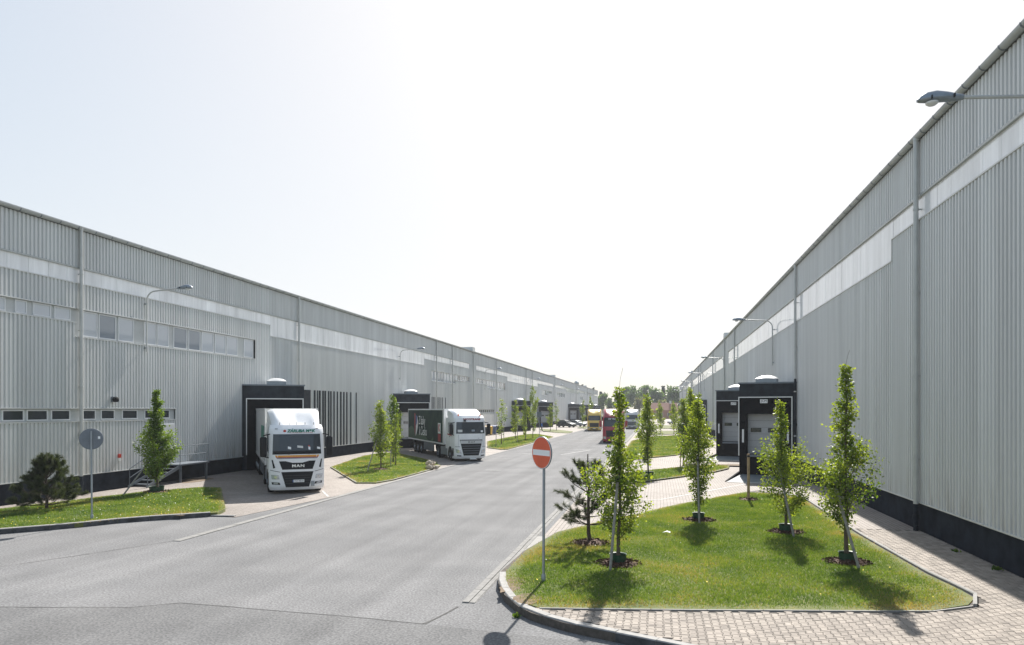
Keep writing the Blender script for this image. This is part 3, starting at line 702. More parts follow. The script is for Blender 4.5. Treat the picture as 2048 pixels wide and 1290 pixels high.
def win_row(y0, y1, z0, z1, n_, pane='paneup'):
    wbox(rl, LX, 1, y0, y1, z0, z1); w = (y1 - y0) / n_
    for i in range(n_): window(rl, LX, 1, y0 + i * w + .08, y0 + (i + 1) * w - .06, z0 + .03, z1 - .03, pane if random.random() < .85 else 'panelow')
win_row(79.3, 89.4, 7.33, 8.58, 8); win_row(89.4, 96.4, 7.85, 8.58, 6); win_row(100.2, 107.2, 7.85, 8.58, 6); win_row(107.2, 120.6, 7.33, 8.58, 9)
win_row(160.5, 168.5, 7.33, 8.58, 6); win_row(168.5, 176, 7.85, 8.58, 5); win_row(186, 190, 7.85, 8.58, 3); win_row(190, 202, 7.33, 8.58, 8); win_row(243, 252, 7.33, 8.58, 5)
win_row(100.2, 112, 3.42, 3.98, 9, 'panelow')
for y in (27.62, 47.7, 80.9, 87.6, 98.2, 113.0, 140, 147, 181, 230, 268, 293): downpipe(rl, LX, 1, y, PLZ, ROOFZ, near=y < 100)
gutter(rl, LX, 1, yA, yB, ROOFZ, 90)
# fire-wall parapets crossing the roof
for y in (98.2, 181, 264): MB().box(LX - 40, LX + .22, y - .7, y + .7, ROOFZ + .0, ROOFZ + .62).build('parapet', 'clad', rl)
# dark painted ribs that fade out beside the two first left docks
fins = [(48.3, 49.69), (50.21, 50.48), (50.72, 50.91), (51.08, 51.33), (51.67, 51.9), (52.05, 52.27), (52.62, 52.84), (53.0, 53.24), (53.56, 53.79), (54.18, 54.41), (54.88, 55.1), (55.47, 55.68), (56.03, 56.25), (56.79, 57.02), (57.94, 58.14)]
fins += [(y, y + .24) for y in (77.2, 77.7, 78.3, 79.3, 79.8, 80.4, 81.6, 82.1, 82.8, 83.5, 84.7)]
for a, b in fins: MB().box(LX + .02, LX + .068, a, b, PLZ + .02, 5.45).build('dark_rib', 'dockdark', rl)
# service door with its frame, and a roller gate further on
dr = MB().box(LX + .03, LX + .075, 33.05, 34.15, 1.02, 3.2).build('door', 'wframe', rl)
MB().box(LX + .076, LX + .09, 33.12, 34.08, 1.04, 3.14).build('door_leaf', 'offwhite', dr); MB().box(LX + .091, LX + .14, 33.2, 33.32, 2.0, 2.05).build('handle', 'black', dr)
gt = MB().box(LX + .02, LX + .07, 104.2, 111.8, .2, 3.2).build('gate', 'flash', rl)
for i in range(6): MB().box(LX + .071, LX + .09, 104.4, 111.6, .2 + i * .49, .2 + i * .49 + .47).build('gate_slat', 'offwhite', gt)
# right
yA2, yB2 = 10.0, 262.0; PLZ2 = 1.05; RZ2 = 12.5; C0, C1, CL = 9.93, 10.6, 9.17
cuts = [10, 26.7, 43.5, 84.6, 90.6, 134, 140, 168.5, 174.5, 215, 262]
def ops_r(y):
    if y < 26.7: return [(C0, C1, 's')]
    if 26.7 <= y < 84.6 or 90.6 <= y < 168.5 or 174.5 <= y < 215: return [(CL, C1, 's')]
    if 215 <= y: return [(C0, C1, 's')]
    return []
facade(rr, RX, -1, yA2, yB2, [(a, b, ops_r((a + b) / 2)) for a, b in zip(cuts, cuts[1:])], PLZ2, RZ2)
for a, b, z0, nr in [(10, 26.7, C0, 1), (26.7, 84.6, CL, 1), (90.6, 168.5, CL, 0), (174.5, 215, CL, 0), (215, 262, C0, 0)]: skylight(rr, RX, -1, a, b, z0, C1, bool(nr))
MB().box(RX - .07, RX + .05, 26.66, 26.72, CL - .05, C0).build('flashing', 'flash', rr)
for y in (24.0, 43.5, 76.5, 87.6, 105.4, 134, 141, 171.5, 200, 230): downpipe(rr, RX, -1, y, PLZ2, RZ2, dark_to=5.75 if y == 43.5 else None, near=y < 90)
gutter(rr, RX, -1, yA2, yB2, RZ2, 70)
for y in (87.6, 171.5): MB().box(RX - .22, RX + 40, y - .7, y + .7, RZ2 + .0, RZ2 + .62).build('parapet', 'clad', rr)
# ------------------------------------------------------------------ loading docks
def dock(A, rot, wall, side, label, group, fw=3.45, plate=None, W=3.75, top=5.5, zb=1.1, zt=4.62, oz=3.66, mw=.2, ow=2.35):
    """A: ground point where the dock face meets the facade; face runs outwards from there. side=+1: facade on the left"""
    t = thing('loading_dock', label, 'loading dock', (A[0], A[1], 0), rot, group)
    s = side                                   # local x axis runs along the face; for the right-hand facade it runs the other way
    def X(a): return s * a
    mb = MB(); m0 = mw
    # footprint in local coords: face on y=0, body behind, clipped inside the facade
    def bx(m, a, b, y0, y1, z0, z1): m.box(X(a), X(b), y0, y1, z0, z1)
    bx(mb, -0.35, m0, 0, .5, 0.0, zt); bx(mb, m0 + fw, W, 0, .5, 0.0, zt); bx(mb, -.35, W, 0, .5, zt, top)
    mb.build('house', 'dockdark', t)
    d = (W * math.cos(rot)) / max(.25, abs(math.sin(rot))) if abs(rot) > R(25) else 5.0
    c, sn = math.cos(-rot), math.sin(-rot)
    # outer side wall and the roof slab
    m2 = MB(); L_ = min(d, 6.2)
    bx(m2, W - .18, W, .5, L_, 0.0, top); bx(m2, -.35, W - .18, L_ - .18, L_, 0.0, top); m2.build('side_wall', 'dockdark', t)
    m3 = MB()
    m3.prism([(X(-.4), -.06), (X(W + .06), -.06), (X(W + .06), L_), (X(-.4), L_)], top + .002, top + .09); rf = m3.build('roof', 'galvdark', t)
    # acrylic roof dome on an upstand
    dx, dy = X(W * .55), 1.5
    MB().box(dx - .6, dx + .6, dy - .6, dy + .6, top + .09, top + .34).build('dome_upstand', 'galv', rf)
    P = []
    for i in range(9):
        row = []
        for j in range(9):
            u, v = (i - 4) / 4, (j - 4) / 4; h = .22 * (1 - u * u) ** .6 * (1 - v * v) ** .6
            row.append((dx + u * .64, dy + v * .64, top + .345 + h))
        P.append(row)
    MB().grid(P).build('dome', 'dome', rf, smooth=True)
    # aluminium profile framing the seal
    w = .06
    fr = MB(); bx(fr, m0 - w, m0, -.05, .02, zb - .1, zt + w); bx(fr, m0 + fw, m0 + fw + w, -.05, .02, zb - .1, zt + w); bx(fr, m0, m0 + fw, -.05, .02, zt, zt + w)
    fr.build('frame', 'alu', t)
    # seal: header and side pads, set back a little
    ox = m0 + (fw - ow) / 2
    sp = MB(); bx(sp, m0, m0 + fw, .05, .45, oz, zt - .002); sp.build('header_curtain', 'dockpad', t)
    for a, b in ((m0, ox), (ox + ow, m0 + fw)):
        pd = MB(); bx(pd, a, b, .02, .45, zb, oz - .003); o = pd.build('side_pad', 'dockpad', t)
        g_ = MB(); mid = (a + b) / 2 - .06
        if s < 0: bx(g_, mid, mid + .11, .006, .019, 1.95, 2.75); g_.build('guide_mark', 'signwhite', o)
    # sectional door
    n_ = 6; h = (oz - zb) / n_
    dd = MB(); bx(dd, ox, ox + ow, .62, .66, zb, oz); dd = dd.build('door', 'core', t)
    for i in range(n_):
        q = MB(); bx(q, ox + .01, ox + ow - .01, .57, .62, zb + i * h + .006, zb + (i + 1) * h - .006); pnl = q.build('door_panel', 'dockdoor', dd)
        if i == 3:
            for a in (.35, 1.35):
                q = MB(); bx(q, ox + a, ox + a + .62, .558, .569, zb + i * h + .1, zb + i * h + .36); q.build('door_window', 'panelow', pnl) if False else link('door_window', q.mesh('door_window', 'panelow'), dd)
    # pit below the door: leveller lip, bumpers, dark base
    q = MB(); bx(q, m0 + .0, m0 + fw, .12, .5, 0.0, zb - .002); q.build('base', 'dockpad', t)
    q = MB(); bx(q, ox + .1, ox + ow - .1, .03, .12, zb - .16, zb - .02); q.build('leveller_lip', 'galvdark', t)
    for a in (ox - .05, ox + ow - .2): q = MB(); bx(q, a, a + .25, -.06, .12, .55, .98); q.build('bumper', 'rubber', t)
    if plate:
        q = MB(); bx(q, m0 + fw * .52 - .2, m0 + fw * .52 + .22, -.02, .049, zt - .33, zt - .1); pl = q.build('number_plate', 'signwhite', t)
        o = link('lettering', text_mesh(plate, .19, 'plinth', 0.0, .002), pl); o.location = (X(m0 + fw * .52), -.024, zt - .2); o.rotation_euler = (R(90), 0, 0)
    return t
LR = R(32.5)
NAMES = ['dark dock house on the left facade with the white striped-front truck backed into it', 'dark dock house on the left facade behind the truck with a printed green trailer',
         'dark empty dock house behind the row of slim trees, the nearer of that pair', 'dark empty dock house behind the row of slim trees, the farther of that pair',
         'dark dock house on the left facade just beyond the parked cars', 'small dark dock house on the left facade behind the yellow truck', 'farthest dark dock house on the left facade', 'second farthest dark dock house on the left facade']
for i, y in enumerate((40.7, 67.0, 126, 154.5, 209, 238, 290, 268)): dock((LX + .1, y), LR, LX, 1, NAMES[i], 'docks along the left facade', plate=None)
RR_ = R(-14.7)
NAMESR = ['nearest dark dock house on the right facade, white sectional door closed', 'second dark dock house on the right, half hidden by the nearest one',
          'third dark dock house on the right, behind the leafy tree tops', 'fourth dark dock house on the right, mostly hidden by the third']
for i, y in enumerate((43.72, 60.7, 119, 136)): dock((RX - .1, y), RR_, RX, -1, NAMESR[i], 'docks along the right facade', plate='JCM' if i < 2 else None, fw=2.95, W=3.2, zb=1.25, zt=4.66, oz=3.68, mw=.24, ow=2.15)
# concrete ramps with low retaining walls and a white stop line on the right
def ramp(A, rot, label):
    def q(a, b, z): c, s = math.cos(rot), math.sin(rot); return (A[0] + a * c - b * s, A[1] + a * s + b * c, z)
    o = struct('dock_ramp', MB().add([q(-3.1, -.1, .03), q(.1, -.1, .03), q(.1, -5.0, .024), q(-3.1, -5.0, .024)], [(0, 1, 2, 3)]), 'ramp')
    m = MB(); a0, a1 = -3.2, -3.11
    m.add([q(a0, .05, 0), q(a1, .05, 0), q(a1, -5, 0), q(a0, -5, 0), q(a0, .05, .22), q(a1, .05, .22), q(a1, -5, .06), q(a0, -5, .06)], [(0, 3, 2, 1), (4, 5, 6, 7), (0, 1, 5, 4), (1, 2, 6, 5), (2, 3, 7, 6), (3, 0, 4, 7)])
    tag(m.build('retaining_wall', 'dockpad'), label, 'wall')
    struct('stop_line', MB().add([q(-3.1, -5.25, .03), q(.1, -5.25, .03), q(.1, -4.9, .034), q(-3.1, -4.9, .034)], [(0, 1, 2, 3)]), 'paint')
ramp((RX - .1, 43.75), RR_, 'low dark wedge wall beside the ramp of the nearest right dock')
ramp((RX - .1, 60.8), RR_, 'low dark wedge wall beside the ramp of the second right dock')

# ------------------------------------------------------------------ lamps on the facades
def wall_lamp(X, side, y, z, label):
    t = thing('wall_lamp', label, 'lamp', (X, y, z), 0 if side > 0 else math.pi, 'lamps on the facades')
    # local: +x away from the wall
    pts = [(.17, 0, -3.2), (.17, 0, -.55)] + [(.17 + .5 * (1 - math.cos(a)), 0, -.55 + .5 * math.sin(a)) for a in np.linspace(.3, math.pi / 2, 6)] + [(2.05, 0, .05)]
    MB().tube(pts, .038, 8).build('arm', 'pipe', t, smooth=True)
    b = MB()
    for zz in (-.7, -3.0): b.box(0.0, .2, -.03, .03, zz - .03, zz + .03)
    b.build('bracket', 'galv', t)
    # head: cobra housing
    secs = [(2.0, .05, .05, .06), (2.1, .075, .07, .07), (2.3, .11, .13, .07), (2.5, .13, .17, .06), (2.68, .12, .15, .055), (2.8, .085, .085, .05), (2.86, .04, .02, .04)]
    rows = []
    for (x, wd, up, dn) in secs:
        rows.append([(x, wd * math.cos(a), .06 + (up if math.sin(a) > 0 else dn) * math.sin(a)) for a in np.linspace(0, 2 * math.pi, 17)])
    h = MB().grid(rows); h.add(rows[0][:-1], [tuple(range(16))]); h.add(rows[-1][:-1], [tuple(range(16))]); hd = h.build('lamp_head', 'galv', t, smooth=True, angle=60)
    g_ = MB().lathe([(.005, -.075), (.07, -.065), (.115, -.03), (.12, .0)], (2.58, 0, .0), 'z', 16); 
    o = g_.build('lamp_glass', 'dome', hd, smooth=True)
    for x in (2.2, 2.62): MB().box(x - .012, x + .012, -.14, .14, .03, .1).build('clip', 'black', hd)
    return t
Z1 = 10.25
for i, (y, l) in enumerate(((15.8, 'large grey lamp head on a long arm, nearest, top right of the picture'), (51.8, 'second grey wall lamp along the right facade, above the nearest dock'), (88.3, 'third wall lamp along the right facade'), (124.6, 'fourth wall lamp along the right facade'), (161, 'fifth wall lamp along the right facade'), (198, 'sixth wall lamp along the right facade, small and far'), (234, 'farthest wall lamp along the right facade'))): wall_lamp(RX, -1, y, Z1, l)
for i, (y, l) in enumerate(((31.85, 'grey wall lamp over the upper office windows, nearest on the left facade'), (68.6, 'second wall lamp along the left facade, above the truck with printed trailer'), (105.1, 'third wall lamp along the left facade'), (141.8, 'fourth wall lamp along the left facade'), (178, 'fifth wall lamp along the left facade'), (215, 'farthest wall lamp along the left facade'))): wall_lamp(LX, 1, y, Z1 - .1, l)

# ------------------------------------------------------------------ steel stair at the service door
t = thing('steel_stair', 'galvanised steel landing with handrails and steps below the left facade', 'stair', (LX, 33.0, 0))
MB().box(.06, 1.2, .1, 2.6, .93, 1.0).build('landing', 'galvdark', t)
for x, y in ((1.1, .25), (1.1, 2.45)): MB().box(x - .05, x + .05, y - .05, y + .05, 0, .928).build('leg', 'galvdark', t)
for x in (.12, 1.16):
    m = MB().tube([(x, .14, 1.0), (x, .14, 2.0), (x, 2.55, 2.0), (x, 2.55, 1.0)] if x > 1 else [(x, .14, 1.0), (x, .14, 2.0)], .019, 6)
    if x > 1: m.tube([(x, .14, 1.5), (x, 2.55, 1.5)], .02, 6)
    m.tube([(x, .14, 2.0), (x, -2.3, .95), (x, -2.3, .1)], .022, 6).tube([(x, .14, 1.5), (x, -2.3, .5)], .018, 6)
    m.build('handrail', 'galvdark', t, smooth=True)
    MB().add([(x - .02, .1, .98), (x + .02, .1, .98), (x - .02, .1, .78), (x + .02, .1, .78), (x - .02, -2.4, .12), (x + .02, -2.4, .12), (x - .02, -2.4, -.0), (x + .02, -2.4, -.0)], [(0, 1, 5, 4), (2, 6, 7, 3), (0, 4, 6, 2), (1, 3, 7, 5), (0, 2, 3, 1), (4, 5, 7, 6)]).build('stringer', 'galvdark', t)
for i in range(5): MB().box(.14, 1.14, -.25 - i * .42, -.02 - i * .42, .78 - i * .165, .81 - i * .165).build('step', 'galvdark', t)
# fittings on the left wall
t = thing('fire_extinguisher', 'small red and white box on the left wall between downpipe and tree', 'extinguisher', (LX + .05, 30.05, 1.4))
MB().box(0, .09, -.07, .07, .16, .34).build('red_box', 'red', t); MB().box(0, .08, -.05, .05, 0, .15).build('white_box', 'signwhite', t)
t = thing('wall_camera', 'small dark floodlight camera on the left wall above the lower windows', 'camera', (LX + .04, 29.6, 4.42))
MB().box(0, .12, -.05, .05, -.1, .16).build('bracket', 'galvdark', t); MB().lathe([(.1, 0), (.13, .05), (.13, .2), (.1, .22)], (.12, 0, .02), 'x', 14).build('housing', 'plastic', t, smooth=True)

# ------------------------------------------------------------------ traffic signs
def disc_sign(loc, rz, label, front, h=2.8, r=.35, tilt=0):
    t = thing('road_sign', label, 'sign', loc, rz); t.rotation_euler = (R(tilt), R(0.4), rz)
    MB().tube([(0, .06, -.1), (0, .06, h + .28)], .031, 12).build('post', 'galv', t, smooth=True)
    MB().lathe([(.05, -.01), (.05, .12), (.034, .16)], (0, .06, 0), 'z', 12).build('post_socket', 'galv', t, smooth=True)
    MB().lathe([(.001, .02), (r, .02), (r + .008, .012), (r + .008, -.008), (r, -.012), (.001, -.012)], (0, 0, h), 'y', 48).build('plate', 'galvdark', t, smooth=True)
    MB().box(-.2, .2, .021, .035, h - .16, h - .12).box(-.2, .2, .021, .035, h + .12, h + .16).build('clamp', 'galvdark', t)
    if front == 'noentry':
        f = MB().lathe([(.001, -.0125), (r - .012, -.0125), (r - .012, -.0145), (.001, -.0145)], (0, 0, h), 'y', 48).build('red_face', 'signred', t)
        rim = MB(); rim.lathe([(r - .011, -.0122), (r + .0, -.0122), (r, -.0152), (r - .011, -.0152)], (0, 0, h), 'y', 48, closed=True); rim.build('white_rim', 'signwhite', t)
        MB().box(-r * .88, r * .88, -.0175, -.0148, h - .062, h + .062).build('white_bar', 'signwhite', t)
    else:
        f = MB().lathe([(.001, -.0125), (r - .012, -.0125), (r - .012, -.0145), (.001, -.0145)], (0, 0, h), 'y', 48).build('face', 'signwhite', t)
        MB().box(-.27, -.2, .021, .0235, h + .0, h + .09).build('sticker', 'signwhite', t)
    return t
disc_sign((-2.49, 15.2, .172), R(-44), 'round red no entry sign with white bar on a grey post at the lawn corner', 'noentry', h=2.83)
disc_sign((-19.31, 20.95, .14), R(180 + 42), 'round road sign seen from its grey back on the left lawn', 'back', h=2.78, r=.36)
t = thing('road_sign', 'slim grey signpost with a plate among the left row of trees', 'sign', (-14.75, 88.5, .08))
MB().tube([(0, 0, 0), (0, 0, 3.6)], .035, 8).build('post', 'galv', t); MB().box(-.3, .3, -.05, -.03, 2.9, 3.55).build('plate', 'galvdark', t)
# ------------------------------------------------------------------ trucks
def lerp_tab(tab, z, k):
    if z <= tab[0][0]: return tab[0][k]
    for a, b in zip(tab, tab[1:]):
        if z <= b[0]: f = (z - a[0]) / (b[0] - a[0]); return a[k] + (b[k] - a[k]) * f
    return tab[-1][k]
def wheel(parent, x, y, side, r=.5, w=.3, dual=False):
    W = .58 if dual else w; xo = x; xi = x - side * W
    t = MB().lathe([(r * .58, xi), (r * .92, xi), (r, xi + side * .04), (r, xo - side * .04), (r * .95, xo - side * .005), (r * .62, xo), (r * .58, xo - side * .02)], (0, y, r), 'x', 28).build('wheel', 'rubber', parent, smooth=True, angle=50)
    m = MB().lathe([(r * .6, xo - side * .02), (r * .56, xo - side * .005), (r * .50, xo - side * (.12 if dual else .02)), (r * .30, xo - side * (.13 if dual else .03)), (r * .26, xo + side * (-.02 if dual else .045)), (r * .1, xo + side * (-.01 if dual else .05)), (.005, xo + side * (-.01 if dual else .05))], (0, y, r), 'x', 24)
    m.build('rim', 'galv', t, smooth=True)
    nb = MB()
    for k in range(8):
        a = k * math.pi / 4; nb.tube([(xo - side * (.13 if dual else .03), y + r * .4 * math.cos(a), r + r * .4 * math.sin(a)), (xo - side * (.09 if dual else -.01), y + r * .4 * math.cos(a), r + r * .4 * math.sin(a))], .018, 6)
    nb.build('wheel_nut', 'galvdark', t)

def truck(label, loc, rz, S, group=None):
    t = thing('semi_truck', label, 'truck', loc, rz, group)
    tab = S['tab']; cr = S.get('corner', .30); body = S['body']; YB = 2.25
    def fy(x, z):
        hw = lerp_tab(tab, z, 2); a = min(1, abs(x) / hw); return lerp_tab(tab, z, 1) + cr * max(0, (a - .55) / .45) ** 2.3
    zs = sorted(set([q[0] for q in tab] + list(np.arange(tab[0][0], tab[-1][0], .22))))
    us = [-1, -.985, -.95, -.9, -.82, -.7, -.5, -.25, 0, .25, .5, .7, .82, .9, .95, .985, 1]; rows = []
    for z in zs:
        hw = lerp_tab(tab, z, 2); rows.append([(-hw, YB, z)] + [(u * hw, fy(u * hw, z), z) for u in us] + [(hw, YB, z)])
    m = MB().grid(rows); n = len(rows[0]); m.add(rows[0], [tuple(range(n))]); m.add(rows[-1], [tuple(range(n))]); m.add([rows[0][0], rows[0][-1]] + [q for r in rows[1:-1] for q in (r[0], r[-1])] + [rows[-1][0], rows[-1][-1]], [(2 * i, 2 * i + 1, 2 * i + 3, 2 * i + 2) for i in range(len(rows) - 1)])
    cab = m.build('cab', body, t, smooth=True, angle=40)
    def patch(name, quad, matn, off=.006, parent=cab, depth=.03, nu=10, nv=4):
        (ax, az), (bx_, bz), (cx, cz), (dx, dz) = quad   # bl, br, tr, tl
        P = []
        for i in range(nv + 1):
            v = i / nv; r = []
            for j in range(nu + 1):
                u = j / nu; x = (ax + (bx_ - ax) * u) * (1 - v) + (dx + (cx - dx) * u) * v; z = (az + (bz - az) * u) * (1 - v) + (dz + (cz - dz) * u) * v
                r.append((x, fy(x, z) - off, z))
            P.append(r)
        return MB().grid(P, (0, depth, 0)).build(name, matn, parent, smooth=True)
    def sidep(name, poly, sd, matn, off=.006, parent=cab, thick=.02):
        zc = sum(q[1] for q in poly) / len(poly); hw = min(lerp_tab(tab, q[1], 2) for q in poly); hw = max(lerp_tab(tab, q[1], 2) for q in poly)
        m_ = MB(); n_ = len(poly); xo = sd * (hw + off); xi = sd * (hw + off - thick)
        m_.add([(xo, y, z) for y, z in poly] + [(xi, y, z) for y, z in poly], [tuple(range(n_)), tuple(range(2 * n_ - 1, n_ - 1, -1))] + [(i, (i + 1) % n_, n_ + (i + 1) % n_, n_ + i) for i in range(n_)])
        return m_.build(name, matn, parent)
    def letters(txt, size, matn, x, z, off=.012, parent=cab, **k):
        me = text_mesh(txt, size, matn, **k); o = link('lettering', me, parent)
        for v in me.vertices:    # wrap on the front
            v.co = (v.co.x + x, fy(v.co.x + x, z + v.co.y) - off - v.co.z, z + v.co.y)
        return o
    S['front'](patch, letters, sidep, cab, t, fy)
    # side windows, door seams, wheel arch, steps
    g = S['geo']
    for sd in (-1, 1):
        w = sidep('side_window', [(.62, g['sw0']), (1.65, g['sw0'] + .05), (1.65, g['sw1']), (.82, g['sw1'])], sd, 'wscreen', .004)
        sidep('door_seam', [(1.72, .9), (1.745, .9), (1.745, g['sw1'] + .1), (1.72, g['sw1'] + .1)], sd, 'plastic', .003)
        sidep('door_handle', [(1.45, g['sw0'] - .25), (1.66, g['sw0'] - .25), (1.66, g['sw0'] - .2), (1.45, g['sw0'] - .2)], sd, 'plastic', .012)
        arch = [(1.45 + .62 * math.cos(a), .5 + .62 * math.sin(a)) for a in np.linspace(-.3, math.pi + .3, 14)]
        sidep('wheel_arch', arch, sd, 'plastic', .007)
        sidep('cab_step', [(.5, .42), (.86, .42), (.86, 1.0), (.5, 1.0)], sd, 'plastic', .002)
        # mirrors
        hw = 1.25; mx = sd * (hw + .24)
        MB().tube([(sd * 1.2, .42, g['mz1'] + .12), (mx, .30, g['mz1'] + .06)], .03, 6).build('mirror_arm', S.get('mirror', 'plastic'), cab); MB().tube([(sd * 1.2, .42, g['mz0'] - .06), (mx, .30, g['mz0'] + .02)], .028, 6).build('mirror_arm', S.get('mirror', 'plastic'), cab)
        m_ = MB(); rows_ = []
        for z, f in ((g['mz0'], .72), (g['mz0'] + .06, 1), (g['mz1'] - .06, 1), (g['mz1'], .7)):
            rows_.append([(mx + sd * .155 * f * math.cos(a), .30 + .085 * f * math.sin(a), z) for a in np.linspace(0, 2 * math.pi, 13)])
        m_.grid(rows_); m_.add(rows_[0][:-1], [tuple(range(12))]); m_.add(rows_[-1][:-1], [tuple(range(12))])
        m_.build('mirror', S.get('mirror', 'plastic'), cab, smooth=True, angle=50)
    # roof fairing: dished in the middle, rounded flanks
    zc = tab[-1][0] - .02; top = S['top']; P = []; N = 9
    for i in range(N):
        v = i / (N - 1); y = .62 + v * 1.75 + (0 if v > 0 else 0); r = []
        for j in range(17):
            u = (j - 8) / 8; ed = max(0, abs(u) - .78) / .22; dish = S.get('dish', .25) * max(0, 1 - abs(u) / .68) ** .8 * math.sin(math.pi * min(1, v * 1.02)) ** .7
            hgt = (top - zc) * (math.sin(v * math.pi / 2) ** .75) * (1 - .35 * ed ** 2 * (1 - v * .6)) - dish * (1 - v) 
            r.append((u * (1.1 + .12 * v), y + .35 * ed ** 2 * (1 - v), zc + max(0.005, hgt)))
        P.append(r)
    low = [(q[0] * 1.0, q[1], zc - .02) for q in P[0]]
    m = MB().grid(P); L_ = [P[i][0] for i in range(N)]; Rr = [P[i][-1] for i in range(N)]
    for edge in (L_, Rr): m.grid([edge, [(q[0], q[1], zc - .03) for q in edge]])
    m.grid([P[-1], [(q[0], q[1], zc - .03) for q in P[-1]]])
    fr = m.build('roof_fairing', S.get('fair', body), t, smooth=True, angle=45)
    if S.get('slot'): MB().box(-.45, .45, .93, 1.0, zc + .13, zc + .19).build('vent_slot', 'plastic', fr)
    for sd in (-1, 1):   # flank deflectors behind the cab
        MB().box(sd * 1.17, sd * 1.225, YB + .01, YB + .62, .9, min(3.3, top - .4)).build('side_deflector', body, t)
    # chassis and running gear
    MB().box(-.45, .45, 1.0, 6.6, .55, .85).build('chassis', 'plastic', t)
    for sd in (-1, 1):
        wheel(t, sd * 1.235, 1.45, sd); wheel(t, sd * 1.235, 5.15, sd, dual=True)
        MB().box(sd * .75, sd * 1.2, 2.5, 4.4, .38, 1.0).build('fuel_tank', 'galv' if S.get('tank', 1) else body, t)
        MB().box(sd * .66, sd * 1.24, 4.55, 5.75, 1.02, 1.06).build('mudguard', 'plastic', t)
    # trailer
    tr0, tr1, zt0, zt1 = 3.1, S.get('len', 16.5), 1.18, S.get('ttop', 4.0)
    tb = MB().box(-1.26, 1.26, tr0, tr1, zt0, zt1).build('trailer_body', S.get('tmat', 'offwhite'), t)
    for sd in (-1, 1):
        for z0, z1 in ((zt0 - .03, zt0 + .09), (zt1 - .1, zt1 + .012)): MB().box(sd * 1.255, sd * 1.285, tr0 - .012, tr1 + .01, z0, z1).build('rail', 'white' if S.get('rail', 1) else 'galv', tb)
        for y in (tr0 - .012, tr1 - .12): MB().box(sd * 1.255, sd * 1.282, y, y + .14, zt0 + .092, zt1 - .102).build('corner_post', 'white' if S.get('rail', 1) else 'galv', tb)
        if S.get('lift', True): MB().box(sd * 1.12, sd * 1.22, 6.8, 10.2, .42, 1.1).build('side_skirt', 'galvdark', t)
        for y in (11.0, 12.31, 13.62): wheel(t, sd * 1.25, y, sd, r=.5, w=.38)
        MB().box(sd * .85, sd * 1.25, 10.3, 14.35, 1.03, 1.06).build('mudguard', 'plastic', t)
        MB().box(sd * .8 - .06, sd * .8 + .06, 6.2, 6.34, .25, 1.15).build('landing_leg', 'galvdark', t)
    MB().box(-.5, .5, 5.2, tr1 - .05, .85, zt0 - .032).build('trailer_frame', 'plastic', t)
    MB().box(-1.2, 1.2, tr1 - .12, tr1 - .02, .5, .62).build('rear_bumper', 'plastic', t)
    MB().box(-1.05, 1.05, tr0 - .45, tr0 - .012, 2.0, zt1 - .35).build('cooling_unit', 'white', tb) if S.get('fridge') else None
    if S.get('trail'): S['trail'](tb, tr0, tr1, zt0, zt1)
    return t

def seam_box(cab, x0, x1, y0, y1, z0, z1, m='plastic', name='seam'): return MB().box(x0, x1, y0, y1, z0, z1).build(name, m, cab)

